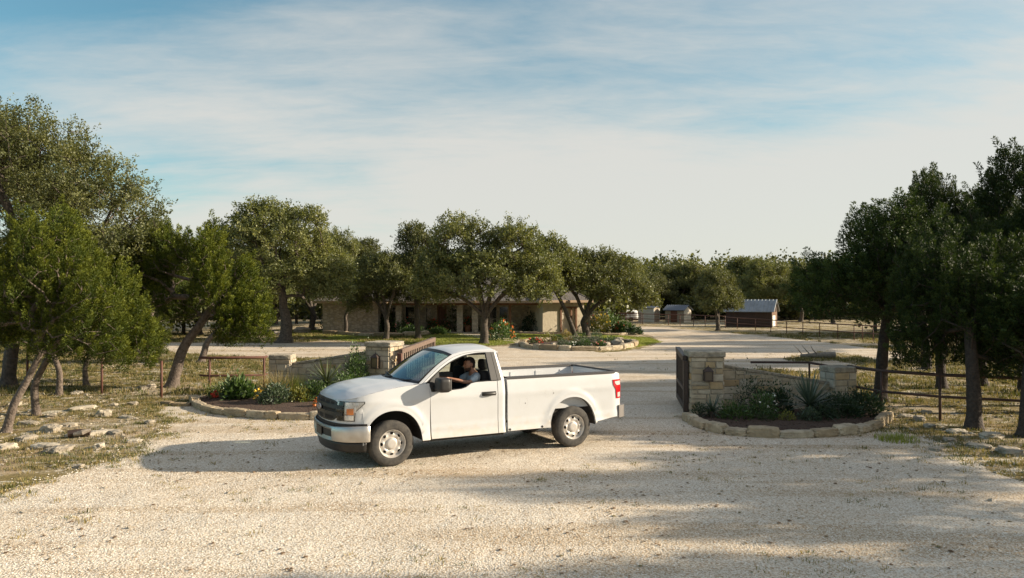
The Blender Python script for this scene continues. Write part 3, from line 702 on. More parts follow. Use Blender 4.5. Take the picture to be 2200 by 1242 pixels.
    def wrap(s0, s1, z0, z1, off, n=20, zz=None):
        rows = []
        for s in np.linspace(s0, s1, n):
            p = nose(s, .80, 0); nn = (nose(s, .80, .1)-p)*10; nn.z = 0
            rows.append([Vector((p.x, p.y, z))+nn*(off+(zz(z) if zz else 0)) for z in np.linspace(z0, z1, 5)])
        return rows
    mb = MB(); mb.grid(wrap(-.565, .565, .475, .645, .030), flip=True)
    mb.build('bumper_opening', MT['grille_black'], fb)
    mb = MB(); mb.grid(wrap(-.17, .17, .50, .635, .044, 6), flip=True, th=.01); mb.build('plate_holder', MT['black_plastic'], fb)
    mb = MB(); mb.grid(wrap(-1.19, 1.19, .295, .452, .0, 40, lambda z: (z-.452)*.28), flip=True, th=.03); mb.build('air_dam', MT['black_plastic'], T, smooth=True)
    mb = MB(); mb.grid(wrap(-1.2, 1.2, .69, .755, -.004, 40), flip=True, th=.02); mb.build('bumper_gap', MT['gap'], T)
    mb = MB()
    for sg in (1, -1):
        mb.grid([[(x, sg*y, z) for z in (.50, .53, .70, .735)] for x, y in ((-1.02, .945), (-1.09, .940), (-1.16, .90), (-1.205, .82), (-1.225, .70))], flip=(sg > 0), th=.03)
    mb.box((-1.23, -.70, .50), (-1.20, .70, .735), bev=.01); mb.box((-1.20, -.85, .70), (-1.06, .88, .73)); mb.build('rear_bumper', MT['bumper_steel'], T, smooth=True, angle=40)
    # --- grille
    def outline(cols, off, th=.02, k=6, flip=False):
        mb = MB()
        for sg in (1, -1):
            rows = [[nose(s*sg, z0+(z1-z0)*t, off) for t in np.linspace(0, 1, k)] for s, z0, z1 in cols]
            mb.grid(rows, flip=(sg < 0) != flip, th=th)
        return mb
    g1 = outline([(0, .775, 1.135), (.2, .775, 1.134), (.40, .778, 1.130), (.50, .785, 1.125), (.56, .80, 1.115), (.635, .84, 1.095), (.66, .90, 1.050), (.72, .905, 1.045), (.80, .91, 1.040), (.815, .925, 1.03)], .012, .02).build('grille', MT['black_plastic'], T, smooth=True, angle=30)
    # openings behind bars (darker)
    for a, b, w in ((1.075, 1.105, .52), (.815, .865, .53), (.93, .955, .14), (.995, 1.02, .14)):
        pass
    mb = MB()
    for sg in (1, -1):
        for cols in ([(.0, 1.065, 1.108), (.3, 1.063, 1.106), (.55, 1.06, 1.095)], [(0, .80, .868), (.3, .80, .868), (.48, .81, .868), (.56, .83, .865)],
                     [(.17, .955, .99), (.4, .955, .99), (.60, .957, .987)]):
            mb.grid([[nose(s*sg, z0+(z1-z0)*t, .0155) for t in (0, .5, 1)] for s, z0, z1 in cols], flip=(sg < 0))
    mb.build('grille_opening', MT['hole'], g1)
    for zc, hh in ((1.028, .030), (.912, .030)):
        mb = outline([(s, zc-hh, zc+hh) for s in np.linspace(0, .80, 12)], .034, .02, 3); mb.build('grille_bar', MT['black_plastic'], g1, smooth=True, angle=30)
    mb = MB()
    c0 = nose(0, .97, .045); mb.lathe([(.0, -.012), (.98, -.012), (1.0, 0), (.98, .008), (.90, .010), (.88, .004)], 40, Matrix.Translation(c0) @ Matrix.Rotation(PI/2, 4, 'Y') @ Matrix.Diagonal((.052, .118, 1, 1)))
    lg = mb.build('badge', MT['chrome'], T, smooth=True, angle=30)
    mb = MB(); mb.lathe([(.0, .007), (.88, .006), (.885, .0)], 40, Matrix.Translation(c0) @ Matrix.Rotation(PI/2, 4, 'Y') @ Matrix.Diagonal((.052, .118, 1, 1))); mb.build('badge_field', MT['badge_blue'], lg)
    cu = bpy.data.curves.new('badge_lettering', 'FONT'); cu.body = 'Ford'; cu.size = .085; cu.shear = .35; cu.extrude = .001; cu.align_x = 'CENTER'; cu.align_y = 'CENTER'; cu.materials.append(MT['lamp_silver'])
    tmp = bpy.data.objects.new('t', cu); COL.objects.link(tmp); bpy.context.view_layer.update(); lm = bpy.data.meshes.new_from_object(tmp.evaluated_get(bpy.context.evaluated_depsgraph_get())); bpy.data.objects.remove(tmp); to = link('badge_lettering', lm, lg); to.location = c0+Vector((.0095, 0, 0)); to.rotation_euler = (PI/2, 0, PI/2)
    # --- headlamps
    s1, s2 = s_of_x(4.215), s_of_x(4.07); si = .655
    for sg in (1, -1):
        def hp(cols, off, th, name, mat, par):
            mb = MB(); mb.grid([[nose(s*sg, z0+(z1-z0)*t, off) for t in np.linspace(0, 1, 4)] for s, z0, z1 in cols], flip=(sg < 0), th=th); return mb.build(name, mat, par, smooth=True, angle=30)
        top = lambda s: 1.118-.008*(s-si)
        H = hp([(si-.01, .80, 1.122)] + [(s, .797, top(s)+.004) for s in np.linspace(.7, s1, 6)] + [(s1+.01, .94, top(s1)+.004), (s1+.012, .95, top(s1)+.004), (s2+.012, 1.085, top(s2)+.006)], .006, .02, 'headlamp', MT['grille_black'], T)
        hp([(si+.165, .812, top(si))] + [(s, .812, top(s)-.006) for s in np.linspace(si+.17, s1-.012, 5)] + [(s1-.002, .955, top(s1)-.006), (s2-.004, 1.085, top(s2)-.004)], .010, .006, 'reflector', MT['lamp_silver'], H)
        hp([(si, 1.052, 1.112), (s1-.03, 1.052, 1.108)], .012, .004, 'lamp_bar', MT['lamp_silver'], H)
        hp([(si+.19, 1.055, 1.100), (s2-.09, 1.055, 1.098)], .016, .004, 'daylight_bar', MT['lamp_white'], H)
        hp([(si+.20, .945, 1.035), (si+.36, .945, 1.035)], .014, .004, 'lamp_unit', MT['lamp_white'], H)
        hp([(s1-.135, .905, 1.005), (s1-.02, .905, 1.01)], .016, .004, 'indicator', MT['amber'], H)
        hp([(si+.19, .820, .890), (s1-.03, .820, .890)], .016, .004, 'low_beam', MT['lamp_white'], H)
        hp([(si+.165, .90, .912), (s1-.012, .90, .912)], .018, .004, 'divider', MT['pillar_trim'], H)
        hp([(si, .804, 1.116)] + [(s, .803, top(s)) for s in np.linspace(.72, s1-.004, 5)] + [(s1+.004, .948, top(s1)), (s2+.004, 1.083, top(s2))], .024, 0, 'lamp_lens', MT['lens'], H)
    # hood shut line and fender lines
    mb = MB()
    for sg in (1, -1):
        mb.tube([nose(s_of_x(x)*sg, zh(x)-.0, -.0015) for x in np.linspace(2.93, 3.25, 10)], .0025, 4)
        mb.tube([Vector((3.10, sg*.93, 1.352)), Vector((3.20, sg*.90, 1.362))], .003, 4)
    mb.build('hood_seam', MT['gap'], T)
    # rocker underside edge
    for sg in (1, -1):
        mb = MB(); a, b = sorted((sg*.84, sg*.90)); mb.box((1.47, a, .36), (3.03, b, .43), bev=.01); mb.build('rocker', MT['gap'], T)
    return T
# ---------------------------------------------------------------- driver
MT['skin'] = M('skin', (.42, .22, .14), .5, noise=((.34, .16, .10), 30, 3))
MT['hair'] = M('hair', (.018, .012, .010), .7, bump=(120, .6, .01))
MT['beard'] = M('beard', (.07, .038, .026), .8)
MT['shirt'] = M('shirt', (.50, .56, .60), .9, noise=((.40, .47, .52), 8, 4), bump=(14, .4, .02))
MT['trousers'] = M('trousers', (.03, .035, .05), .9)
MT['eye'] = M('eye', (.02, .015, .012), .2)
def skinned(name, chains, mat, parent, sub=2):
    """one continuous surface grown over joined chains of (x, y, z, radius); a chain may start at an index of the first"""
    V = []; E = []; R = []
    for start, ch in chains:
        prev = start
        for p in ch:
            V.append(p[:3]); R.append(p[3] if len(p) == 4 else p[3:]); i = len(V)-1
            if prev is not None: E.append((prev, i))
            prev = i
    me = bpy.data.meshes.new(name); me.from_pydata(V, E, []); o = link(name, me, parent)
    md = o.modifiers.new('skin', 'SKIN'); 
    if not me.skin_vertices: 
        bm = bmesh.new(); bm.from_mesh(me); bm.verts.layers.skin.verify(); bm.to_mesh(me); bm.free()
    for i, r in enumerate(R):
        sv = me.skin_vertices[0].data[i]; sv.radius = (r, r) if isinstance(r, float) else r; sv.use_root = (i == 0)
    s2 = o.modifiers.new('sub', 'SUBSURF'); s2.levels = sub; s2.render_levels = sub
    bpy.context.view_layer.update(); dg = bpy.context.evaluated_depsgraph_get(); m2 = bpy.data.meshes.new_from_object(o.evaluated_get(dg)); m2.name = name
    o.modifiers.clear(); o.data = m2; m2.materials.clear(); m2.materials.append(mat); m2.polygons.foreach_set('use_smooth', [True]*len(m2.polygons)); return o
def build_driver():
    """seated at the wheel, in the truck's own axes (x forward, y to his left)"""
    Pn = thing('person', 'man in grey-blue t-shirt with dark hair and beard driving the white truck', 'person', (TRX, TRY, 0), PI+TRA); yc = .43
    c0 = [(1.84, yc, .96, .15), (1.82, yc, 1.10, .145), (1.83, yc, 1.26, .155), (1.85, yc, 1.40, .13), (1.875, yc, 1.475, .065), (1.90, yc, 1.535, .060), (1.93, yc, 1.60, .080)]
    arms = []
    def arm(sg, hand):
        sh = [(1.85, yc+sg*.10, 1.405, .075), (1.87, yc+sg*.19, 1.395, .062), (1.98, yc+sg*.235, 1.335, .048), (2.06, yc+sg*.245, 1.305, .042), (2.16, yc+sg*.235, 1.325, .039), (2.30, yc+sg*.21, 1.365, .028), (2.40, yc+sg*.195, 1.392, .021)]
        if sg < 0: sh = [(x, y, z-(.02 if i > 2 else 0), r) for i, (x, y, z, r) in enumerate(sh)]
        return sh
    L = arm(1, 0); R = arm(-1, 0)
    chains = [(None, c0), (3, L), (3, R)]
    n = len(c0); iL = n+len(L)-1; iR = iL+len(R)
    # palms, five fingers curled over the rim, thumb off the side
    for sg, iw, w in ((1, iL, L[-1]), (-1, iR, R[-1])):
        x, y, z = w[:3]; k = n+len(L)+len(R) if sg > 0 else None
        base = sum(len(c[1]) for c in chains); chains.append((iw, [(x+.05, y-sg*.012, z+.008, .022)])); pi = base
        for f, (dy, ln) in enumerate(((-.033, .034), (-.012, .040), (.010, .038), (.030, .030))):
            chains.append((pi, [(x+.085, y+dy, z+.016, .0095), (x+.085+ln*.8, y+dy, z+.006, .009), (x+.078+ln, y+dy, z-.022, .008), (x+.062+ln*.8, y+dy, z-.040, .007)]))
        chains.append((pi, [(x+.060, y-sg*.040, z-.004, .010), (x+.088, y-sg*.052, z-.016, .009)]))
    for sg in (1, -1):
        chains.append((0, [(1.95, yc+sg*.10, .95, .095), (2.18, yc+sg*.13, 1.0, .082), (2.36, yc+sg*.14, 1.02, .066), (2.48, yc+sg*.14, .86, .052), (2.58, yc+sg*.14, .72, .040), (2.68, yc+sg*.14, .71, .035)]))
    body = skinned('body', chains, MT['skin'], Pn)
    # head
    vs, fs = blob((.205, .158, .245), 2.35, 16, 0.0); H = []
    for x, y, z in vs:
        f = max(0, x/.10)
        if z < -.02: x += .012*f*sstep(-.02, -.09, z); y *= 1-.22*sstep(-.02, -.12, z); 
        if z > .0 and x < 0: x *= 1.06
        x += .026*math.exp(-((y/.013)**2))*math.exp(-((z+.018)/.024)**2)*(f > .3)          # nose
        x -= .012*math.exp(-(((abs(y)-.032)/.018)**2))*math.exp(-((z-.012)/.014)**2)*(f > .3)   # eye sockets
        x += .006*math.exp(-((z-.030)/.012)**2)*math.exp(-((y/.05)**2))*(f > .3)            # brow
        x += .006*math.exp(-((y/.024)**2))*(math.exp(-((z+.060)/.007)**2)+math.exp(-((z+.074)/.007)**2))*(f > .3)  # lips
        x += .010*math.exp(-((y/.03)**2))*math.exp(-((z+.105)/.018)**2)*(f > .2)            # chin
        H.append((x, y, z))
    T = Matrix.Translation((1.945, yc, 1.615)) @ Matrix.Rotation(math.radians(4), 4, 'Y')
    mb = MB(); mb.add([T @ Vector(v) for v in H], fs)
    for sg in (1, -1):
        e = blob((.045, .022, .065), 2.6, 6, .02); mb.add([T @ (Vector(v)+Vector((-.012, sg*.080, -.005))) for v in e[0]], e[1])
    hd = mb.build('head', MT['skin'], body, smooth=True)
    mb = MB()
    for sg in (1, -1): put(mb, blob((.012, .022, .010), 2, 4, 0), T @ Vector((.086, sg*.032, .012)))
    mb.build('eyes', MT['eye'], body)
    # hair cap and beard: skins 6 mm proud of the head
    def shell(cond, off, name, mat):
        mb = MB(); keep = [f for f in fs if all(cond(H[i]) for i in f)]; ids = sorted({i for f in keep for i in f}); mp = {i: k for k, i in enumerate(ids)}
        mb.add([T @ (Vector(H[i])*(1+off/.11)) for i in ids], [[mp[i] for i in f] for f in keep]); return mb.build(name, mat, Pn, smooth=True)
    shell(lambda p: p[2] > .062-.0*p[0] or (p[0] < -.012 and p[2] > -.075) or (p[0] < .022 and p[2] > .018), .011, 'hair', MT['hair'])
    shell(lambda p: (p[2] < -.050 and p[0] > -.01 and not (abs(p[1]) < .024 and -.082 < p[2] < -.054 and p[0] > .07)) or (-.01 < p[0] < .018 and p[2] < -.02 and p[2] > -.06), .004, 'beard', MT['beard'])
    # t-shirt with short sleeves, trousers
    t = [(1.84, yc, .95, .165), (1.82, yc, 1.10, .160), (1.83, yc, 1.26, .170), (1.85, yc, 1.395, .145), (1.868, yc, 1.458, .078)]
    sl = lambda sg: [(1.85, yc+sg*.10, 1.408, .090), (1.87, yc+sg*.195, 1.395, .078), (1.965, yc+sg*.235, 1.345, .066), (2.03, yc+sg*.245, 1.315, .062)]
    skinned('shirt', [(None, t), (3, sl(1)), (3, sl(-1))], MT['shirt'], Pn)
    skinned('trousers', [(None, [(1.86, yc, .93, .165)])]+[(0, [(1.97, yc+sg*.10, .945, .110), (2.18, yc+sg*.13, .995, .094), (2.37, yc+sg*.14, 1.02, .076), (2.49, yc+sg*.14, .86, .064), (2.59, yc+sg*.14, .74, .052)]) for sg in (1, -1)], MT['trousers'], Pn)
# ---------------------------------------------------------------- trees
def skeleton(tips, trunk, r_tip, rng, alpha=.35, limbs=()):
    """joins crown points to the trunk by a branching tree; returns nodes, parents, radii"""
    P = [np.array(p, float) for p, r in trunk]; par = [-1]+list(range(len(trunk)-1)); pl = [0.0]
    for i in range(1, len(P)): pl.append(pl[-1]+np.linalg.norm(P[i]-P[i-1]))
    nt = len(P); base = pl[-1]; ok = [i >= nt-3 for i in range(nt)]
    top = P[-1]
    for lb in limbs:
        q = nt-1 if len(lb[0]) == 3 else int(lb[0][3])
        for p in lb:
            p = np.array(p[:3], float); P.append(p); par.append(q); pl.append(pl[q]+np.linalg.norm(p-P[q])*.55); ok.append(True); q = len(P)-1
    order = np.argsort(np.linalg.norm(tips-top, axis=1)); last = []
    for k in order:
        t = tips[k]; A = np.array(P); d = np.linalg.norm(A-t, axis=1); c = d+alpha*np.abs(np.array(pl)-base*.8)+(~np.array(ok))*1e3
        j = int(np.argmin(c)); n = max(1, int(d[j]/.45)); q = j; a = P[j]
        for m in range(1, n+1):
            u = m/n; p = a+(t-a)*u
            if m < n: p = p+rng.normal(0, .055*min(1.5, d[j]), 3)+np.array([0, 0, .10*d[j]*math.sin(PI*u)])
            P.append(p); par.append(q); pl.append(pl[q]+np.linalg.norm(p-P[q])); ok.append(True); q = len(P)-1
        last.append(q)
    n = len(P); cnt = np.zeros(n)
    for q in last: cnt[q] += 1
    for i in range(n-1, 0, -1): cnt[par[i]] += cnt[i]
    R = r_tip*np.maximum(cnt, .5)**.47
    for i, (p, r) in enumerate(trunk): R[i] = r
    return np.array(P), np.array(par), R, np.array(last)
def wood_mesh(name, P, par, R, mat, nt, trunk_n=12, n=5, rmin=.004, rng=None):
    idx = [i for i in range(nt, len(P)) if R[i] > rmin]; A = P[par[idx]]; B = P[idx]
    ra = np.minimum(R[par[idx]], R[idx]*1.35); rb = R[idx]; D = B-A; D /= (np.linalg.norm(D, axis=1, keepdims=True)+1e-9)
    X = np.cross(D, np.where(np.abs(D[:, :1]) < .8, [[1., 0, 0]], [[0, 1., 0]])); X /= np.linalg.norm(X, axis=1, keepdims=True); Y = np.cross(D, X)
    V = []; 
    for C, r in ((A-D*ra[:, None]*.3, ra), (B, rb)):
        for k in range(n):
            a = 2*PI*k/n; V.append(C+(X*math.cos(a)+Y*math.sin(a))*r[:, None])
    V = np.stack(V, 1).reshape(-1, 3); m = len(idx); b = np.arange(m)[:, None]*2*n
    F = np.concatenate([b+np.array([[k, (k+1) % n, n+(k+1) % n, n+k]]) for k in range(n)])
    # trunk
    pts = [Vector(P[i]) for i in range(nt)]; C = catmull([tuple(p)+(R[i],) for i, p in enumerate(pts)], 5)
    vs = []; tn = trunk_n; L = len(C)
    for i, c in enumerate(C):
        d = Vector(C[min(i+1, L-1)][:3]-C[max(i-1, 0)][:3]).normalized(); x = d.cross(Vector((0, 1, 0))).normalized(); y = d.cross(x)
        fl = 1+.6*max(0, 1-i/(L*.14))**2
        for k in range(tn):
            a = 2*PI*k/tn; r = c[3]*fl*(1+.13*mnoise.noise(Vector((k*.9+(0 if k < tn/2 else 0), i*.45, R[0]*50)))+.10*math.sin(3*a+i*.2)*(fl-.6))
            p = Vector(c[:3])+x*math.cos(a)*r+y*math.sin(a)*r; vs.append(tuple(p))
    o = len(V); f2 = [[o+i*tn+k, o+i*tn+(k+1) % tn, o+(i+1)*tn+(k+1) % tn, o+(i+1)*tn+k] for i in range(L-1) for k in range(tn)]
    return np_mesh(name, np.vstack([V, vs]), np.vstack([F, f2]), mat, smooth=True)
def unit(a): return a/(np.linalg.norm(a, axis=-1, keepdims=True)+1e-9)
def leaf_quads(pos, axis, nrm, ln, wd):
    s = unit(np.cross(axis, nrm)); n = len(pos); ln = ln[:, None]; wd = wd[:, None]
    V = np.stack([pos, pos+axis*ln*.5+s*wd*.5, pos+axis*ln, pos+axis*ln*.5-s*wd*.5], 1).reshape(-1, 3)
    F = np.arange(4*n).reshape(n, 4); return V, F
def oak_leaves(tips, centre, rng, size=.065, twigs=11, leaves=12, tw=.42, up=.25):
    out = unit(tips-centre+[0, 0, .3]); nt = len(tips); T = np.repeat(tips, twigs, 0); O = np.repeat(out, twigs, 0); cl = np.repeat(rng.random(nt), twigs)
    D = unit(O*.55+rng.normal(0, .62, T.shape)+[0, 0, up]); L = tw*(.5+rng.random(len(T))*.8)
    S = T+rng.normal(0, tw*.28, T.shape)
    n = len(T)*leaves; t = rng.random(n)**.8; q = np.repeat(np.arange(len(T)), leaves)
    pos = S[q]+D[q]*(L[q]*t)[:, None]+rng.normal(0, tw*.10, (n, 3)); ax = unit(D[q]*.6+rng.normal(0, .7, (n, 3))); nm = unit(rng.normal(0, .7, (n, 3))+[0, 0, .8]+out[q//twigs]*.5)
    ln = size*(.7+rng.random(n)*.7); V, F = leaf_quads(pos, ax, nm, ln, ln*.55)
    var = np.clip(.08+.55*cl[q//twigs if len(cl) != len(T) else q]+.42*rng.random(n)**1.5, 0, 1); return V, F, var
def cedar_leaves(tips, centre, rng, size=.10, per=95, ln=.6, w=.17, up=.95, asp=.26):
    out = tips-centre; out[:, 2] *= .35; out = unit(out); nt = len(tips); A = unit(out*.75+[0, 0, up]+rng.normal(0, .22, tips.shape)); L = ln*(.55+rng.random(nt)*.9); cl = rng.random(nt)
    q = np.repeat(np.arange(nt), per); n = len(q); t = rng.random(n)**.85; rad = unit(rng.normal(0, 1, (n, 3))); rad = unit(rad-A[q]*(rad*A[q]).sum(1)[:, None])
    wd = (w*np.clip(1.12-t, .08, 1)**.8)*(.3+.9*rng.random(n)); pos = tips[q]-A[q]*(L[q]*.35)[:, None]+A[q]*(L[q]*t)[:, None]+rad*wd[:, None]
    ax = unit(A[q]*.9+rad*.8+rng.normal(0, .25, (n, 3))); nm = unit(rng.normal(0, 1, (n, 3))); s = size*(.6+.8*rng.random(n))
    V, F = leaf_quads(pos, ax, nm, s, s*asp); var = np.clip(.0+.28*cl[q]+.28*rng.random(n)+.50*t**1.3, 0, 1); return V, F, var
def crown_points(ells, n, rng, inner=.62, minz=None):
    E = np.array(ells, float); vol = (E[:, 3]*E[:, 4]*E[:, 5])**(2/3); pick = rng.choice(len(E), n*4, p=vol/vol.sum())
    d = unit(rng.normal(0, 1, (n*4, 3))); d[:, 2] = np.where(d[:, 2] < -.35, -d[:, 2]*.6, d[:, 2]); r = inner+(1-inner)*rng.random(n*4)**.6
    P = E[pick, :3]+d*r[:, None]*E[pick, 3:6]; keep = np.ones(len(P), bool)
    for i, e in enumerate(E):
        q = np.linalg.norm((P-e[:3])/e[3:6], axis=1); keep &= (q > .58) | (pick == i)
    if minz is not None: keep &= P[:, 2] > minz
    P = P[keep]; out = []
    md = (vol.sum()*12/n)**.5*.42
    for p in P:                                   # keep the tips apart
        if len(out) >= n: break
        if not out or np.min(np.linalg.norm(np.array(out)-p, axis=1)) > md: out.append(p)
    return np.array(out)
def make_tree(kind, seed, trunk, ells, n, **kw):
    rng = np.random.default_rng(seed); random.seed(seed)
    E = np.array(ells, float); c = (E[:, :3]*E[:, 3:4]).sum(0)/E[:, 3].sum()
    tips = crown_points(ells, n, rng, kw.pop('inner', .55), kw.pop('minz', None)); rt = kw.pop('r_tip', .011); leaf = kw.pop('leaf', None); fill = kw.pop('fill', None); hang = kw.pop('dead', 0)
    P, par, R, last = skeleton(tips, trunk, rt, rng, alpha=kw.pop('alpha', .30), limbs=kw.pop('limbs', ()))
    bark = MT[kw.pop('bark', 'bark' if kind == 'oak' else 'cedar_bark')]
    W = wood_mesh('trunk', P, par, R, bark, len(trunk), rng=rng)
    cc = c-np.array([0, 0, E[:, 5].mean()*.4])
    if kind == 'oak': V, F, var = oak_leaves(tips, cc, rng, **kw); m = MT['oak_leaf']
    else: V, F, var = cedar_leaves(tips, cc, rng, **kw); m = MT['cedar_leaf']
    return W, np_mesh('crown', V, F, MT[leaf] if leaf else m, var=var)
def tree(meshes, label, cat, loc, rz=0, sc=1, group=None, name=None):
    nm = name or ('oak_tree' if cat == 'oak tree' else 'juniper_tree')
    o = thing(nm, label, cat, loc, rz, group); o.scale = (sc, sc, sc) if not isinstance(sc, tuple) else sc
    link('trunk', meshes[0], o); link('crown', meshes[1], o); return o
def blades(centres, rng, per, h, w, spread, lean=.5, droop=0):
    n = len(centres)*per; C = np.repeat(centres, per, 0); hh = h if np.isscalar(h) else np.repeat(h, per)
    a = rng.random(n)*2*PI; r = spread*rng.random(n)**.7; base = C+np.stack([np.cos(a)*r, np.sin(a)*r, 0*a], 1)
    L = hh*(.45+.75*rng.random(n)); a2 = a+rng.normal(0, .6, n); ln = lean*rng.random(n)
    D = unit(np.stack([np.cos(a2)*ln, np.sin(a2)*ln, np.ones(n)], 1)); s = np.stack([-np.sin(a2), np.cos(a2), 0*a], 1)*w
    mid = base+D*(L*.55)[:, None]; tip = base+D*(L*.95)[:, None]+np.stack([np.cos(a2), np.sin(a2), -.5*np.ones(n)], 1)*(L*ln*.35)[:, None]
    V = np.stack([base-s, base+s, mid+s*.8, tip, mid-s*.8], 1).reshape(-1, 3); b = np.arange(n)[:, None]*5
    F = np.concatenate([b+np.array([[0, 1, 2, 4]]), b+np.array([[4, 2, 3, 3]])]); 
    return V, b, n
def blade_mesh(name, centres, rng, mat, per=14, h=.16, w=.006, spread=.10, lean=.6):
    V, b, n = blades(centres, rng, per, h, w, spread, lean)
    # two triangles and one: stored as quads plus a degenerate-free tip quad (mid, mid, tip split in four points)
    V5 = V.reshape(n, 5, 3); Q1 = V5[:, [0, 1, 2, 4]]; tipq = np.stack([V5[:, 4], V5[:, 2], V5[:, 3]*.97+V5[:, 2]*.03, V5[:, 3]*.97+V5[:, 4]*.03], 1)
    W = np.concatenate([Q1, tipq]).reshape(-1, 3); F = np.arange(len(W)).reshape(-1, 4); cl = np.repeat(rng.random(len(centres)), per); v = np.clip(.6*cl+.4*rng.random(n), 0, 1)
    return np_mesh(name, W, F, mat, var=np.concatenate([v, v]))
# ---------------------------------------------------------------- shrubs
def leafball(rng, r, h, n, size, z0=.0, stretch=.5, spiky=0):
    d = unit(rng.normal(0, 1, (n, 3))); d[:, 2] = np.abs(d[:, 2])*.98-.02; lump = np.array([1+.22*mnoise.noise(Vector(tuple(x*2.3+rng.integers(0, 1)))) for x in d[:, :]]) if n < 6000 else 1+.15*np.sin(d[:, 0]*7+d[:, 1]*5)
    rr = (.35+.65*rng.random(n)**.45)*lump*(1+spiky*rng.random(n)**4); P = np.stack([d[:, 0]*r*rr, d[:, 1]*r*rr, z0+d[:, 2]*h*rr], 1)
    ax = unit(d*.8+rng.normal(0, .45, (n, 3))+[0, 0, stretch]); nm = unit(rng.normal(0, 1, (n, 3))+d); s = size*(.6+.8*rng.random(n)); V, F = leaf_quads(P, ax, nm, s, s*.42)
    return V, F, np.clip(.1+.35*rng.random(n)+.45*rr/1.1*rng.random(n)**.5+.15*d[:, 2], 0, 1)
def shrub(label, cat, loc, r, h, leaf='green_leaf', n=900, size=.09, flower=None, nf=40, fs=.07, seed=0, spiky=.3, group=None, name='shrub', zoff=0):
    rng = np.random.default_rng(seed+17); o = thing(name, label, cat, loc, 0, group)
    V, F, var = leafball(rng, r, h, n, size, spiky=spiky); link('foliage', np_mesh('foliage', V, F, MT[leaf], var=var), o)
    mb = MB(); random.seed(seed)
    for k in range(5):
        a = k*1.26+seed; mb.tube([(0, 0, -.02), (math.cos(a)*r*.25, math.sin(a)*r*.25, h*.35), (math.cos(a)*r*.5, math.sin(a)*r*.5, h*.7)], [.012+.01*r, .008, .004], 5)
    mb.build('stem', MT['bark'], o)
    if flower:
        d = unit(rng.normal(0, 1, (nf, 3))); d[:, 2] = np.abs(d[:, 2])*.9+.15; P = d*np.array([r, r, h])*(.92+.2*rng.random((nf, 1))); k = 5; q = np.repeat(np.arange(nf), k)
        ax = unit(rng.normal(0, 1, (nf*k, 3))+[0, 0, .6]); V, F = leaf_quads(P[q], ax, unit(rng.normal(0, 1, (nf*k, 3))), np.full(nf*k, fs), np.full(nf*k, fs*.75))
        link('flowers', np_mesh('flowers', V, F, MT[flower]), o)
    return o
def yucca(label, loc, r, n=90, mat='yucca', seed=0, stem=.25, w=.022, flat=0.2):
    rng = np.random.default_rng(seed); o = thing('yucca_plant', label, 'yucca', loc); Vs = []; var = []
    for i in range(n):
        a = rng.random()*2*PI; el = math.asin(-flat+(1+flat)*rng.random()**.85); d = np.array([math.cos(a)*math.cos(el), math.sin(a)*math.cos(el), math.sin(el)]); L = r*(.75+.4*rng.random()); s = unit(np.cross(d, [0, 0, 1.])+rng.normal(0, .1, 3)); p0 = np.array([0, 0, stem])+d*.04
        pts = [p0+d*L*t+np.array([0, 0, -.16*L*t*t*(1-el/1.6)]) for t in (0, .35, .7, 1.)]; ws = [w*.8, w, w*.62, w*.06]
        for k in range(3): Vs += [pts[k]-s*ws[k], pts[k]+s*ws[k], pts[k+1]+s*ws[k+1], pts[k+1]-s*ws[k+1]]; var.append(min(1, max(0, .15+.5*rng.random()+.25*d[2])))
    link('leaves', np_mesh('leaves', np.array(Vs), np.arange(len(Vs)).reshape(-1, 4), MT[mat], var=var), o)
    mb = MB(); mb.tube([(0, 0, -.03), (0, 0, stem)], [.06, .075], 8); mb.build('stem', MT['cedar_bark'], o); return o
# ---------------------------------------------------------------- polygons on the ground
def ragged(pts, step=.35, amp=.12, seed=0, closed=True, f=1.3):
    out = []; off = Vector((seed*3.1, seed*1.7, 0)); n = len(pts)
    for i in range(n if closed else n-1):
        a, b = Vector(pts[i][:2]).to_3d(), Vector(pts[(i+1) % n][:2]).to_3d(); k = max(1, int((b-a).length/step)); t = (b-a); nn = Vector((-t.y, t.x, 0)).normalized()
        for j in range(k):
            p = a+t*j/k; q = mnoise.noise(p*f+off)*amp*1.6+mnoise.noise(p*f*3.7+off)*amp; out.append((p.x+nn.x*q, p.y+nn.y*q))
    return out
def smoothpoly(pts, n=4, closed=True):
    P = [tuple(p[:2]) for p in pts]
    if closed: P = [P[-1]]+P+[P[0], P[1]]; return [tuple(c) for c in catmull(P, n)[n:-(n+1)]]
    return [tuple(c) for c in catmull(P, n)]
def sheet(name, pts, z, mat, kind='structure'):
    tri = tessellate_polygon([[Vector((p[0], p[1], 0)) for p in pts]]); mb = MB(); mb.add([(p[0], p[1], z) for p in pts], [list(t) for t in tri])
    o = mb.build(name, mat); me = o.data
    bm = bmesh.new(); bm.from_mesh(me); bmesh.ops.recalc_face_normals(bm, faces=bm.faces)
    for f in bm.faces:
        if f.normal.z < 0: f.normal_flip()
    bm.to_mesh(me); bm.free(); return tag(o, kind=kind)
def inside(P, poly):
    x, y = P[:, 0], P[:, 1]; c = np.zeros(len(P), bool); n = len(poly); j = n-1
    for i in range(n):
        xi, yi = poly[i][:2]; xj, yj = poly[j][:2]
        m = ((yi > y) != (yj > y)) & (x < (xj-xi)*(y-yi)/(yj-yi+1e-12)+xi); c ^= m; j = i
    return c
def scatter(poly, n, rng):
    A = np.array([p[:2] for p in poly]); lo, hi = A.min(0), A.max(0); P = lo+(hi-lo)*rng.random((n, 2)); return P[inside(P, poly)]
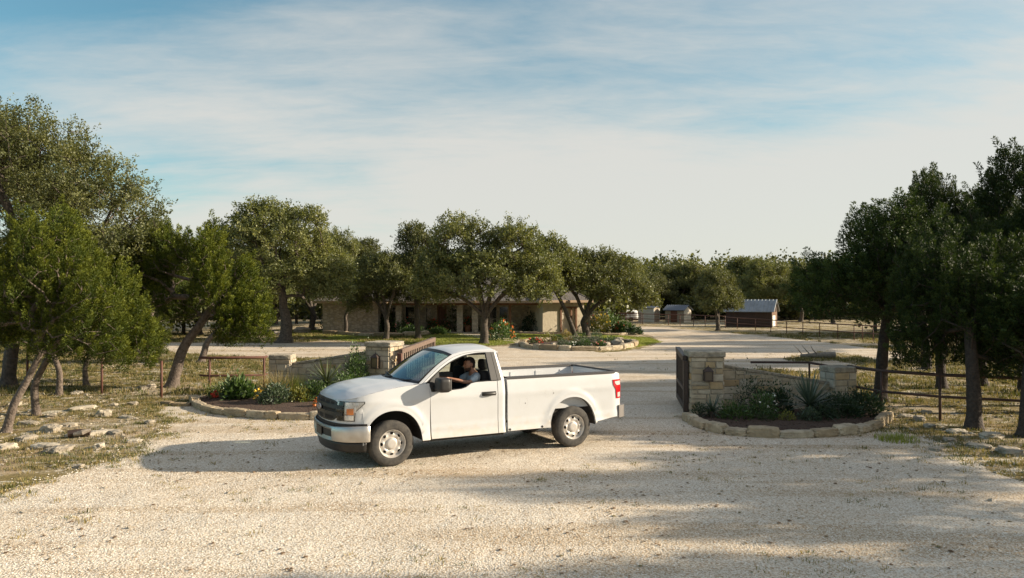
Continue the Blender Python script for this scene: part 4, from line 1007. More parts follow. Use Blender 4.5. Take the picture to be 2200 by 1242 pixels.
def stones_mesh(name, P, size, mat, rng, flat=.6, zoff=0):
    """crushed-stone chips: a squashed, jittered octahedron each"""
    n = len(P); base = np.array([(1, 0, 0), (0, 1, 0), (-1, 0, 0), (0, -1, 0), (0, 0, 1), (0, 0, -1.)]); V = base[None]+rng.normal(0, .24, (n, 6, 3)); V *= (size*(.5+.5*rng.random(n)))[:, None, None] if np.isscalar(size) else size[:, None, None]
    V[:, :, 2] *= flat; V[:, :, 0] *= (.7+.6*rng.random(n))[:, None]; a = rng.random(n)*2*PI; c, s = np.cos(a)[:, None], np.sin(a)[:, None]
    x = V[:, :, 0]*c-V[:, :, 1]*s; y = V[:, :, 0]*s+V[:, :, 1]*c; V = np.stack([x+P[:, :1], y+P[:, 1:2], V[:, :, 2]+zoff], 2)
    f = np.array([(0, 1, 4), (1, 2, 4), (2, 3, 4), (3, 0, 4), (1, 0, 5), (2, 1, 5), (3, 2, 5), (0, 3, 5)]); F = (np.arange(n)[:, None, None]*6+f[None]).reshape(-1, 3)
    return np_mesh(name, V.reshape(-1, 3), F, mat, var=np.repeat(rng.random(n), 8))
# ---------------------------------------------------------------- masonry
def masonry(mb, O, U, W, top, seed, hmin=.12, hmax=.24, wmin=.18, wmax=.45, out=.022, m=.011):
    """random coursed blocks on one wall face; O origin, U horizontal unit vector, faces along U x up"""
    rnd = random.Random(seed); U = Vector(U); Nn = Vector((U.y, -U.x, 0)); O = Vector(O); z = 0.0; tmax = max(top(0), top(W), top(W/2))
    while z < tmax-.03:
        h = rnd.uniform(hmin, hmax); z1 = min(z+h, tmax) if tmax-(z+h) > .06 else tmax; u = 0.0
        while u < W-.02:
            w = rnd.uniform(wmin, wmax); u1 = u+w if W-(u+w) > wmin*.7 else W
            cells = [(u, u1, z, z1)] if rnd.random() > .25 or z1-z < .17 else [(u, u1, z, z+(z1-z)*.5), (u, u1, z+(z1-z)*.5, z1)]
            for a, b, c, d in cells:
                da, db = min(d, top(a)), min(d, top(b))
                if da-c < .03 or db-c < .03: continue
                o = out*rnd.uniform(.55, 1.25); j = lambda: rnd.uniform(0, m)
                q = [(a+m*.5+j(), c+m*.5+j()), (b-m*.5-j(), c+m*.5+j()), (b-m*.5-j(), db-m*.5-j()), (a+m*.5+j(), da-m*.5-j())]; cx = (a+b)/2; cz = (c+(da+db)/2)/2
                outer = [O+U*(cx+(x-cx)*.94)+Vector((0, 0, cz+(y-cz)*.90))+Nn*o for x, y in q]; inner = [O+U*x+Vector((0, 0, y))-Nn*.02 for x, y in q]; mid = [O+U*x+Vector((0, 0, y))+Nn*o*.55 for x, y in q]
                mb.add(outer+mid+inner, [[0, 1, 2, 3]]+[[4+k, 4+(k+1) % 4, (k+1) % 4, k] for k in range(4)]+[[8+k, 8+(k+1) % 4, 4+(k+1) % 4, 4+k] for k in range(4)], rnd.random())
            u = u1
        z = z1
def block_wall(mb, core, a, b, th, h0, h1, seed, ends=True, **kw):
    """two-faced wall from a to b with top heights h0 -> h1"""
    a, b = Vector(a), Vector(b); U = (b-a).normalized(); L = (b-a).length; Nn = Vector((U.y, -U.x, 0)); f = lambda u: h0+(h1-h0)*u/L; g = lambda u: h1+(h0-h1)*u/L
    c = [a+Nn*th/2, b+Nn*th/2, b-Nn*th/2, a-Nn*th/2]; hs = [h0, h1, h1, h0]
    core.add([(p.x, p.y, a.z) for p in c]+[(p.x, p.y, a.z+h) for p, h in zip(c, hs)], [[3, 2, 1, 0], [4, 5, 6, 7], [0, 1, 5, 4], [1, 2, 6, 5], [2, 3, 7, 6], [3, 0, 4, 7]])
    masonry(mb, c[0], U, L, f, seed, **kw); masonry(mb, c[2], -U, L, g, seed+1, **kw)
    if ends: masonry(mb, c[1], -Nn, th, lambda u: h1, seed+2, **kw); masonry(mb, c[3], Nn, th, lambda u: h0, seed+3, **kw)
def edging(parent, path, seed, w=.24, h=.20, lmin=.30, lmax=.75, z=0, name='edging_stone'):
    """a row of rough blocks along a path, each a part of the bed"""
    rnd = random.Random(seed); P = np.array([p[:2] for p in path], float); S = np.concatenate([[0], np.cumsum(np.hypot(*np.diff(P, axis=0).T))]); s = 0; k = 0
    at = lambda t: Vector((float(np.interp(t, S, P[:, 0])), float(np.interp(t, S, P[:, 1])), 0))
    while s < S[-1]-.12:
        l = min(rnd.uniform(lmin, lmax), S[-1]-s); a, b = at(s), at(s+l); d = b-a; hh = h*rnd.uniform(.72, 1.12); mb = MB()
        put(mb, blob((d.length*1.0, w*rnd.uniform(.8, 1.15), hh), 6, 9, .075, seed*100+k, 2.6), ((a.x+b.x)/2, (a.y+b.y)/2, z+hh*.42), math.atan2(d.y, d.x)+rnd.uniform(-.05, .05), rnd.random(), rnd.uniform(-.06, .06))
        mb.build(name, MT['edging'], parent, smooth=True, angle=26); s += l; k += 1
rng = np.random.default_rng(5)
# ---------------------------------------------------------------- ground, drive, lawn
me = np_mesh('ground', [(-900, -200, 0), (900, -200, 0), (900, 1800, 0), (-900, 1800, 0)], [[0, 1, 2, 3]], ground_mat('ground_earth', 'ground')); tag(link('ground', me), kind='structure')
drive_px = [(0, 1064), (110, 1030), (215, 1000), (300, 972), (345, 940), (375, 905), (345, 885), (360, 866), (425, 872), (520, 890), (640, 900), (760, 890), (790, 850), (800, 800), (790, 775),
            (700, 768), (560, 770), (420, 762), (300, 748), (330, 735), (480, 738), (600, 737), (700, 733), (800, 738), (900, 743), (960, 745), (1000, 744), (1060, 745), (1110, 741), (1122, 735), (1160, 748), (1300, 758), (1362, 753), (1420, 737), (1400, 722), (1350, 712), (1240, 704), (1300, 700),
            (1400, 702), (1540, 713), (1680, 726), (1790, 738), (1900, 752), (1975, 768), (1900, 776), (1830, 762), (1760, 756), (1680, 770), (1700, 778), (1800, 776), (1850, 786), (1740, 800), (1640, 792), (1580, 796), (1545, 820), (1500, 870), (1478, 900), (1520, 925), (1690, 940), (1850, 930), (1910, 915), (2000, 945), (2080, 985), (2200, 1040)]
drive = [G(*p) for p in drive_px]; drive += [Vector((9, 9, 0)), Vector((16, 4, 0)), Vector((16, -8, 0)), Vector((-16, -8, 0)), Vector((-12, 6, 0)), Vector((-9.0, 9.2, 0))]
drive_r = ragged([(p.x, p.y) for p in drive], .22, .13, 1)
sheet('gravel_driveway', drive_r, .004, ground_mat('gravel', 'gravel'))
lawn_a = [G(*p) for p in [(560, 716), (640, 722), (700, 729), (780, 735), (900, 741), (1000, 741), (1060, 743), (1104, 738), (1108, 730), (1060, 727), (1000, 719), (960, 714), (880, 711), (700, 710), (600, 710)]]
lawn_b = [G(*p) for p in [(1070, 716), (1110, 726), (1135, 731), (1200, 742), (1290, 752), (1350, 750), (1418, 735), (1395, 726), (1330, 722), (1230, 717), (1150, 714)]]
LM = ground_mat('lawn_turf', 'lawn')
sheet('lawn', ragged([(p.x, p.y) for p in lawn_a], .5, .10, 2), .008, LM); sheet('lawn', ragged([(p.x, p.y) for p in lawn_b], .5, .10, 3), .008, LM)
path = [G(*p) for p in [(940, 711), (962, 711), (1005, 717), (1060, 725), (1112, 729), (1128, 738), (1112, 742), (1102, 734), (1050, 729), (990, 720)]]
sheet('path', ragged([(p.x, p.y) for p in path], .6, .05, 4), .013, ground_mat('path_stone', 'path'))
# ---------------------------------------------------------------- gravel, chips, tufts
MT['gravel_chip'] = M('gravel_chip', (0, 0, 0), .9, ramp=[(0, (.54, .46, .34)), (.2, (.64, .575, .47)), (.8, (.72, .665, .57)), (.965, (.80, .76, .68)), (.985, (.42, .27, .16)), (1, (.40, .32, .24))])
def near_density(P, rng, a, b): 
    d = np.hypot(P[:, 0], P[:, 1]); return rng.random(len(P)) < np.clip((b-d)/(b-a), 0, 1)
dr = [(p[0], p[1]) for p in drive_r]
strip = [(-13, 5.5), (13, 5.5), (13, 20), (-13, 20)]
P = scatter(strip, 480000, rng); P = P[inside(P, dr)]; P = P[np.abs(P[:, 0]) < P[:, 1]*.71+.3]; P = P[near_density(P, rng, 10, 20.5)]; ca, sa = math.cos(-.35), math.sin(-.35); P = P[(np.array([mnoise.noise(Vector(((x*ca-y*sa)*.10, (x*sa+y*ca)*.85, 3.3))) for x, y in P]) < .10) | (rng.random(len(P)) < .45)]
sz = .0105*(.6+.9*rng.random(len(P))**2); tag(link('gravel', stones_mesh('gravel', P, sz*.95, MT['gravel_chip'], rng, .42, .004)), kind='stuff')
def noisegate(P, f, th, off=0): return np.array([mnoise.noise(Vector((x*f+off, y*f, off))) > th for x, y in P[:, :2]])
rough_l = [(-34, 8), (-3, 8), (-3, 30), (-4, 45), (-34, 45)]; rough_r = [(5.5, 9), (16, 9), (30, 40), (4.5, 40)]
P = np.vstack([scatter(rough_l, 26000, rng), scatter(rough_r, 14000, rng)]); P = P[(~inside(P, dr)) | (rng.random(len(P)) < .03)]; P = P[noisegate(P, .8, -.12, 5)]
P = P[rng.random(len(P)) < np.clip(1.3-P[:, 1]/42, .15, 1)]
tag(link('limestone_chips', stones_mesh('limestone_chips', P, .022+.055*rng.random(len(P))**4, MT['rock'], rng, .5, .01)), kind='stuff')
P = np.vstack([scatter(rough_l, 34000, rng), scatter(rough_r, 20000, rng)]); P = P[(~inside(P, dr)) | (rng.random(len(P)) < .02)]; P = P[noisegate(P, .55, -.22, 9)]
P3 = np.hstack([P, np.zeros((len(P), 1))]); tag(link('grass_tufts', blade_mesh('grass_tufts', P3, rng, MT['grass'], 14, .085, .005, .12, .9)), kind='stuff')
P = np.vstack([scatter([(-30, 22), (-4, 22), (-6, 60), (-30, 60)], 9000, rng), scatter([(6, 20), (22, 20), (44, 62), (12, 62)], 12000, rng)]); P = P[~inside(P, dr)]; P = P[noisegate(P, .3, -.1, 2)]
P3 = np.hstack([P, np.zeros((len(P), 1))]); tag(link('pasture_grass', blade_mesh('pasture_grass', P3, rng, MT['grass'], 12, .17, .012, .22, .8)), kind='stuff')
for nm, poly, nn in (('lawn_grass', lawn_a, 5200), ('lawn_grass', lawn_b, 5200)):
    P = scatter([(p.x, p.y) for p in poly], nn, rng); P3 = np.hstack([P, np.full((len(P), 1), .006)]); tag(link(nm, blade_mesh(nm, P3, rng, MT['lawn_blade'], 14, .075, .012, .30, .5)), kind='stuff')
B = np.array(dr); B = B[(np.hypot(B[:, 0], B[:, 1]) < 24) & (B[:, 1] > 5)]; P = B[rng.integers(len(B), size=8000)]+rng.normal(0, .22, (8000, 2)); P = P[~inside(P, dr)]
tag(link('spilled_gravel', stones_mesh('spilled_gravel', P, .010+.014*rng.random(len(P))**3, MT['gravel_chip'], rng, .5, .006)), kind='stuff')
P = B[rng.integers(len(B), size=2600)]+rng.normal(0, .30, (2600, 2)); P = P[noisegate(P, .7, -.05, 21)]; P = P[~((np.abs(P[:, 0]-1) < 4.6) & (P[:, 1] > 14))]; P3 = np.hstack([P, np.zeros((len(P), 1))])
tag(link('verge_grass', blade_mesh('verge_grass', P3, rng, MT['grass'], 16, .065, .005, .12, 1.0)), kind='stuff')
MT['leaf_litter'] = M('leaf_litter', (0, 0, 0), .9, ramp=[(0, (.10, .055, .025)), (.6, (.20, .12, .06)), (1, (.14, .13, .04))])
P = scatter(strip, 26000, rng); P = P[noisegate(P, .45, .02, 31) | (rng.random(len(P)) < .12)]; P = P[rng.random(len(P)) < .16]
tag(link('leaf_litter', stones_mesh('leaf_litter', P, .012+.02*rng.random(len(P)), MT['leaf_litter'], rng, .22, .016)), kind='stuff')
P = scatter(strip, 2600, rng); P = P[inside(P, dr)]; P = P[noisegate(P, .5, .12, 57)]; P3 = np.hstack([P, np.zeros((len(P), 1))])
tag(link('drive_weeds', blade_mesh('drive_weeds', P3, rng, MT['grass'], 16, .045, .004, .09, 1.0)), kind='stuff')
# ---------------------------------------------------------------- gateway
GD = Vector((math.cos(math.radians(-22)), math.sin(math.radians(-22)), 0))
def pillar(label, c, w, h, rz, cap, seed, name='gate_pillar', zb=0, cat='stone pillar'):
    o = thing(name, label, cat, c, rz); mb = MB(); core = MB(); e = w/2
    core.box((-e+.005, -e+.005, -.05), (e-.005, e-.005, h)); core.build('mortar', MT['mortar'], o)
    cs = [Vector((-e, -e, 0)), Vector((e, -e, 0)), Vector((e, e, 0)), Vector((-e, e, 0))]
    for k in range(4): d = (cs[(k+1) % 4]-cs[k]).normalized(); masonry(mb, cs[k], d, w, lambda u: h, seed+k, hmin=.09, hmax=.24, wmin=.14, wmax=.44, out=.028)
    mb.build('stonework', MT['limestone'], o); mb = MB(); put(mb, blob((w+cap, w+cap, .15), 12, 14, .012, seed, 3), (0, 0, h+.07)); mb.build('cap', MT['cap_stone'], o, smooth=True, angle=40); return o
PR = Vector((4.73, 18.52, 0)); PL = Vector((-3.74, 22.05, 0)); RZ = math.radians(-20)
pillar('tall limestone gate pillar with lantern on its shaded front, right of the drive', PR, .76, 1.40, math.radians(-4), .13, 11)
pillar('tall limestone gate pillar with one face in full sun, behind the truck hood', PL, .76, 1.42, RZ, .13, 21)
def lantern(label, c, rz, W=.20, H=.36):
    o = thing('wall_lantern', label, 'lantern', c, rz); mb = MB(); w = W/2; d = .08
    mb.box((-w*.7, -.02, -.03), (w*.7, 0.0, H*.75)); 
    for sx in (-1, 1):
        for y in (-.17, -.03): mb.box((sx*w-.010, y-.010, 0), (sx*w+.010, y+.010, H*.66))
    mb.box((-w-.012, -.185, -.02), (w+.012, -.018, .004), bev=.004); mb.box((-w-.016, -.19, H*.66), (w+.016, -.012, H*.69))
    z = H*.69; mb.add([(-w-.02, -.195, z), (w+.02, -.195, z), (w+.02, -.008, z), (-w-.02, -.008, z), (-.03, -.12, z+.10), (.03, -.12, z+.10), (.03, -.08, z+.10), (-.03, -.08, z+.10)], [[0, 1, 5, 4], [1, 2, 6, 5], [2, 3, 7, 6], [3, 0, 4, 7], [4, 5, 6, 7]])
    mb.tube([(0, -.10, z+.09), (0, -.10, z+.14)], .012, 6); mb.build('frame', MT['dark_iron'], o); mb = MB(); mb.box((-w+.004, -.166, .004), (w-.004, -.034, H*.66)); mb.build('pane', MT['lantern_glass'], o)
def facing(c, rz, w, dx, z): R = Matrix.Rotation(rz, 3, 'Z'); return c+R @ Vector((dx, -w/2-.03, 0))+Vector((0, 0, z))
lantern('black iron lantern on the shaded face of the right gate pillar', facing(PR, math.radians(-4), .76, 0.0, .86), math.radians(-4), .19, .32)
lantern('bronze framed lantern with sloped top on the left gate pillar', facing(PL, RZ, .76, .0, .84), RZ, .19, .42)
# wing walls and end pillars
ER = Vector((8.42, 19.45, 0)); EL = Vector((-6.98, 22.9, 0))
pillar('short limestone end pillar where the right pipe fence starts', ER, .62, .93, math.radians(12), .06, 31, 'end_pillar')
pillar('short pale limestone end pillar where the left pipe fence starts', EL, .62, 0.98, math.radians(2), .05, 41, 'end_pillar')
def wing(label, a, b, h0, h1, seed):
    o = thing('wing_wall', label, 'stone wall', (0, 0, 0)); mb = MB(); core = MB(); block_wall(mb, core, a, b, .30, h0, h1, seed, ends=False, hmin=.12, hmax=.22, wmin=.22, wmax=.5)
    core.build('mortar', MT['mortar'], o); mb.build('stonework', MT['limestone'], o)
    U = (b-a); n = 9; rnd = random.Random(seed); mb = MB()
    for k in range(n):
        p = a+U*((k+.5)/n); z = h0+(h1-h0)*((k+.5)/n); L = U.length/n; s = blob((L*1.05, .36, .085), 9, 6, .04, seed+k); M_ = Matrix.Translation((p.x, p.y, z+.03)) @ Matrix.Rotation(math.atan2(U.y, U.x), 4, 'Z') @ Matrix.Rotation(-math.atan2(h1-h0, U.length), 4, 'Y')
        mb.add([M_ @ Vector(v) for v in s[0]], s[1], rnd.random())
    mb.build('coping', MT['cap_stone'], o, smooth=True, angle=40)
wing('low stone wing wall sloping down to the right behind the big yucca', PR+Vector((.42, .14, 0)), ER+Vector((-.33, -.02, 0)), 1.13, .62, 51)
wing('low stone wing wall sloping down to the left of the sunlit pillar', PL+Vector((-.40, .14, 0)), EL+Vector((.33, 0, 0)), 1.22, .80, 61)
# gates
def bars(label, a, b, h0, h1, mat, wood=True, z0=.08):
    o = thing('driveway_gate', label, 'gate', a, math.atan2(b.y-a.y, b.x-a.x)); L = (b-a).length; t = .045; mb = MB(); f = lambda u: h0+(h1-h0)*(u/L)
    mb.box((0, -t, z0), (.11, t, h0)); mb.box((L-.11, -t, z0), (L, t, h1)); mb.box((.11, -t*.9, z0), (L-.11, t*.9, z0+.12)); mb.box((.11, -t*.9, .55), (L-.11, t*.9, .63))
    mb.add([(0, -t*1.3, h0), (L, -t*1.3, h1), (L, t*1.3, h1), (0, t*1.3, h0), (0, -t*1.3, h0+.13), (L, -t*1.3, h1+.13), (L, t*1.3, h1+.13), (0, t*1.3, h0+.13)], [[3, 2, 1, 0], [4, 5, 6, 7], [0, 1, 5, 4], [1, 2, 6, 5], [2, 3, 7, 6], [3, 0, 4, 7]])
    mb.build('frame', mat, o); n = int(L/.19)
    for k in range(n):
        u = .11+(L-.22)*(k+.5)/n; mb = MB(); mb.box((u-.022, -.018, z0+.10), (u+.022, .018, f(u)+.02)); mb.build('picket', mat, o)
    mb = MB(); mb.box((-.16, -.07, .02), (-.05, .05, h0+.02)); mb.build('hinge_post', MT['rust'] if wood else MT['dark_iron'], o)
    for z in (.35, h0-.22): mb = MB(); mb.box((-.07, -.03, z), (.03, .03, z+.07)); mb.tube([(-.04, -.03, z-.02), (-.04, -.03, z+.10)], .022, 8); mb.build('hinge', MT['dark_iron'], o)
    return o
bars('brown slatted gate leaf swung inward beside the sunlit left pillar', Vector((-3.22, 21.75, 0)), Vector((-2.62, 25.3, 0)), 1.22, 1.38, MT['gate_wood'])
bars('dark gate leaf seen almost edge on beside the right pillar', Vector((4.25, 18.5, 0)), Vector((4.60, 20.9, 0)), 1.28, 1.35, MT['dark_iron'], False)
# pipe fences
def pipefence(label, pts, top, mid, mat, r=.034, posts=None, over=(0, 0), group=None, wires=(), postcap=.0):
    o = thing('pipe_fence', label, 'fence', (0, 0, 0), 0, group)
    P = [Vector(p) for p in pts]
    for z in ([top] if top else [])+([mid] if mid else []):
        q = [p+Vector((0, 0, z)) for p in P]; d0 = (q[0]-q[1]).normalized(); d1 = (q[-1]-q[-2]).normalized(); q[0] = q[0]+d0*over[0]; q[-1] = q[-1]+d1*over[1]
        mb = MB(); mb.tube(q, r*(1.15 if z == top else .9), 10); mb.build('rail', mat, o, smooth=True)
    for z in wires:
        mb = MB(); mb.tube([p+Vector((0, 0, z)) for p in P], .006, 4); mb.build('wire', MT['dark_iron'], o)
    for p in (posts or P):
        p = Vector(p); mb = MB(); mb.tube([p+Vector((0, 0, -.05)), p+Vector((0, 0, (top or .98)-r*.5+postcap))], r*.95, 10); mb.build('post', mat, o, smooth=True)
    return o
pl = [G(451, 848), G(568, 846), Vector((-6.95, 22.55, 0))]; pl[1] = AT(568, 22.1)
pl[0] = AT(451, 21.9)
pipefence('rusty two rail pipe fence left of the flower bed', [AT(431, 22.0), pl[0], pl[1], Vector((-7.3, 22.4, 0))], 1.09, .57, MT['rust'], posts=[pl[0], pl[1]])
pr = [ER+Vector((.3, .1, 0)), AT(1893, 18.3), AT(2018, 17.35), AT(2200, 16.6), AT(2420, 15.8)]
pipefence('dark two rail pipe fence running right from the short end pillar', pr, 1.06, .56, MT['dark_pipe'], posts=[AT(1893, 18.3), AT(2018, 17.35), AT(2200, 16.6), AT(2420, 15.8)], wires=(.32,))
pipefence('dark pipe rail behind the right wing wall', [AT(1612, 21.0), AT(1738, 20.9), ER+Vector((-.1, .42, 0))], 1.04, None, MT['dark_pipe'], posts=[AT(1738, 20.9)], r=.028)
w0 = [AT(348, 21.2), AT(220, 22.3), AT(60, 23.5), AT(-120, 25)]
pipefence('wire fence on single rusty posts under the left junipers', w0, None, None, MT['rust'], wires=(.35, .65, .92), postcap=.1, r=.036)
bg = [G(*p) for p in [(1290, 694), (1345, 696), (1381, 697), (1436, 699), (1461, 700), (1490, 701), (1515, 703), (1558, 705)]]
pipefence('brown ranch fence in front of the white sheds', bg, 1.12, .6, MT['rust'], r=.035, wires=(.3, .85))
bg = [G(*p) for p in [(1558, 704), (1584, 707), (1623, 710), (1656, 714), (1690, 718), (1725, 721), (1761, 724), (1800, 728), (1835, 731), (1853, 732), (1876, 734), (1950, 741), (2040, 750), (2160, 762)]]
pipefence('brown ranch fence curving right along the gravel yard past the barn', bg, 1.02, .52, MT['rust'], r=.032, wires=(.27, .78))
bg = [G(*p) for p in [(1640, 684), (1770, 688), (1900, 693), (2060, 700)]]
pipefence('far pasture fence behind the barn', bg, 1.2, .7, MT['rust'], r=.04)
# ---------------------------------------------------------------- beds
def bed(label, soil_pts, path, seed, z=.10, w=.24, h=.215, name='garden_bed', lm=(.30, .75)):
    o = thing(name, label, 'flower bed', (0, 0, 0)); n = len(soil_pts); c = sum((Vector(p[:2]).to_3d() for p in soil_pts), Vector())/n; mb = MB(); rows = []
    for k in range(9):
        t = k/8; rows.append([((c.x+(p[0]-c.x)*t), (c.y+(p[1]-c.y)*t), z*(1-.75*t**6)+.03*mnoise.noise(Vector(((c.x+(p[0]-c.x)*t)*3, (c.y+(p[1]-c.y)*t)*3, 0)))+.02) for p in list(soil_pts)+[soil_pts[0]]])
    mb.grid(rows); mb.build('soil', MT['soil'], o, smooth=True); edging(o, path, seed, w, h, *lm)
    P = scatter([tuple(p[:2]) for p in soil_pts], 900, np.random.default_rng(seed)); link('mulch', stones_mesh('mulch', P, .03, MT['soil'], np.random.default_rng(seed), .4, z+.02), o)['kind'] = 'stuff'; return o
eR = smoothpoly([G(*p) for p in [(1474, 902), (1510, 921), (1570, 934), (1680, 941), (1770, 938), (1850, 929), (1898, 912), (1906, 897)]], 6, False)
sR = [(p[0], p[1]+.05) for p in eR]+[(8.9, 18.9), (8.6, 19.2), (5.0, 18.5), (4.4, 18.0)]
bed('dark mulched flower bed edged with rough limestone before the right wing wall', sR, eR, 3)
eL = smoothpoly([AT(415, 20.9), G(426, 876), G(470, 889), G(560, 899), G(660, 902), G(760, 899), G(840, 890)], 6, False)
sL = [(p[0], p[1]+.05) for p in eL]+[(-3.6, 21.3), (-4.2, 21.6), (-6.7, 22.5), (-8.6, 22.3)]
bed('curved flower bed edged with limestone blocks before the left wing wall', sL, eL, 4)
o = thing('stone_edging', 'low stray row of limestone edging left of the flower bed', 'stone edging'); edging(o, [G(350, 869), G(385, 874), G(418, 872)], 9, .2, .13, .3, .6)
for k, p in enumerate([(1470, 898), (1464, 893), (1912, 905)]): pass
oc = G(1245, 743); OV = []
for t in np.linspace(0, 2*PI, 41): OV.append((oc.x+3.45*math.cos(t)*(1+.05*math.sin(2*t)), oc.y+.6+4.9*math.sin(t)+.45*math.cos(t)))
bed('oval island bed of flowers ringed with pale stone blocks on the lawn edge', OV[:-1], OV, 5, .12, .36, .30, lm=(.5, 1.5))
hb = smoothpoly([G(*p) for p in [(696, 718), (740, 720), (800, 723), (850, 723), (900, 721), (935, 718)]], 4, False)
bed('long planted bed edged with flat stones along the house front', [(p[0], p[1]+.1) for p in hb]+[(-5.6, 60.4), (-10, 60.4), (-15.2, 59.6)], hb, 6, .10, .4, .32, lm=(.7, 1.8))
hb = smoothpoly([G(*p) for p in [(1060, 715), (1110, 717), (1170, 718), (1240, 719), (1310, 721), (1360, 719)]], 4, False)
bed('planted bed with low stones below the right half of the house', [(p[0], p[1]+.1) for p in hb]+[(9, 58.3), (6, 57.8), (2, 58), (-1, 60.5)], hb, 7, .10, .35, .22, lm=(.7, 1.8))
# --- plants
yucca('large spiky yucca with sunlit leaves beside the truck hood', AT(703, 20.6, .2), .78, 120, 'yucca', 1, .34, .020, .35)
yucca('large blue-green yucca in the middle of the shaded right bed', AT(1738, 17.4, .12), .86, 150, 'blue_yucca', 2, .22, .019, .2)
yucca('small spiky yucca at the foot of the right gate pillar', AT(1530, 17.4, .12), .40, 55, 'blue_yucca', 3, .08, .02, .1)
def ps(label, px, d, r, h, **k): 
    k.setdefault('seed', int(px)); return shrub(label, k.pop('cat', 'shrub'), AT(px, d, .10), r, h, **k)
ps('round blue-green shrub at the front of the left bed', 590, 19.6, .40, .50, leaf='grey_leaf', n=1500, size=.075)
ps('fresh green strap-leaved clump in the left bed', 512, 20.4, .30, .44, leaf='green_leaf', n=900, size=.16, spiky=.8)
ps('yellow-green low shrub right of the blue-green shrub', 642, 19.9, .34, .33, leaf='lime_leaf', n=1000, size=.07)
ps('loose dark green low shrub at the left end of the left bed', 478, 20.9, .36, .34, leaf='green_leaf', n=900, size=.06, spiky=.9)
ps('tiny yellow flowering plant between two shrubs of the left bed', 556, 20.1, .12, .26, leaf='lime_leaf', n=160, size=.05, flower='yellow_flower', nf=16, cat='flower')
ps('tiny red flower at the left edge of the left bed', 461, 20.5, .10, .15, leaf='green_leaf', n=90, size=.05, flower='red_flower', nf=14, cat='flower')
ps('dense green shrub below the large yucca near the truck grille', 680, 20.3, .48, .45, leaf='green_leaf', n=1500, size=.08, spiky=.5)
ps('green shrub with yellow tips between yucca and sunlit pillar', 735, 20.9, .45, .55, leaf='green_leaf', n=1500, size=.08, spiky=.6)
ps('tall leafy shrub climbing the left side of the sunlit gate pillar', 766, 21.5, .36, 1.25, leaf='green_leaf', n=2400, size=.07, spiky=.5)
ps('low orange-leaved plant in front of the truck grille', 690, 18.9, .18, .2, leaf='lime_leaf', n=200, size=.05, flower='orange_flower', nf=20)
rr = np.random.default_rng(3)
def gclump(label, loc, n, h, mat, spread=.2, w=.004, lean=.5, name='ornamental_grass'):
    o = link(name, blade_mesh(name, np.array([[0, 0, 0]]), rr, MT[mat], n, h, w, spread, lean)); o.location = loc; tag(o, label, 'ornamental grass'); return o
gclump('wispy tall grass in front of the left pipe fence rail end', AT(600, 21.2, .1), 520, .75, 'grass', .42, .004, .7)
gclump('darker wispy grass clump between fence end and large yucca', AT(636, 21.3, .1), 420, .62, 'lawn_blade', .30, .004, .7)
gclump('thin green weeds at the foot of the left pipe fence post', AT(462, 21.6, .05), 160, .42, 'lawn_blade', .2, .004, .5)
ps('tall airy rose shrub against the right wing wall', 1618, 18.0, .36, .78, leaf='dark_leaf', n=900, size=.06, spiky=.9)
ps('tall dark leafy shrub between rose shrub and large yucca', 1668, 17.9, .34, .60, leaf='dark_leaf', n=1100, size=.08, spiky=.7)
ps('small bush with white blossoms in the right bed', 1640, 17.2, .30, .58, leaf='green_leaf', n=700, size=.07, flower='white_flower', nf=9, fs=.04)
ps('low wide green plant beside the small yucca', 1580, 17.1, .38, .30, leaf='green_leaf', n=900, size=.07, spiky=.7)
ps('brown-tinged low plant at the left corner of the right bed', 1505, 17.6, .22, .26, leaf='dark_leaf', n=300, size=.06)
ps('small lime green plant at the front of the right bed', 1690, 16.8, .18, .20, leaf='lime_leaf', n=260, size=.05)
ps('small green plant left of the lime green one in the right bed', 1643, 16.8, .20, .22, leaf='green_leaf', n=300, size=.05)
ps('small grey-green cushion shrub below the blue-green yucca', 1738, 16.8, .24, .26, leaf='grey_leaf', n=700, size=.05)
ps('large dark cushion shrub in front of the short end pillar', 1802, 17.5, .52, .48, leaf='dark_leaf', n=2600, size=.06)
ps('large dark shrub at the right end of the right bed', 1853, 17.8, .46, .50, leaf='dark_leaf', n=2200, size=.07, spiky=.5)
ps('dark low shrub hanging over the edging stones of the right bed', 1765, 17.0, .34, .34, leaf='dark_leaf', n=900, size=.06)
gclump('flat green grass tuft on the gravel below the right bed', AT(1925, 15.0, 0), 420, .14, 'lawn_blade', .42, .006, .9)
gclump('tall weeds behind the right wing wall', AT(1640, 20.3, 0), 90, .6, 'grass', .6, .004, .4)
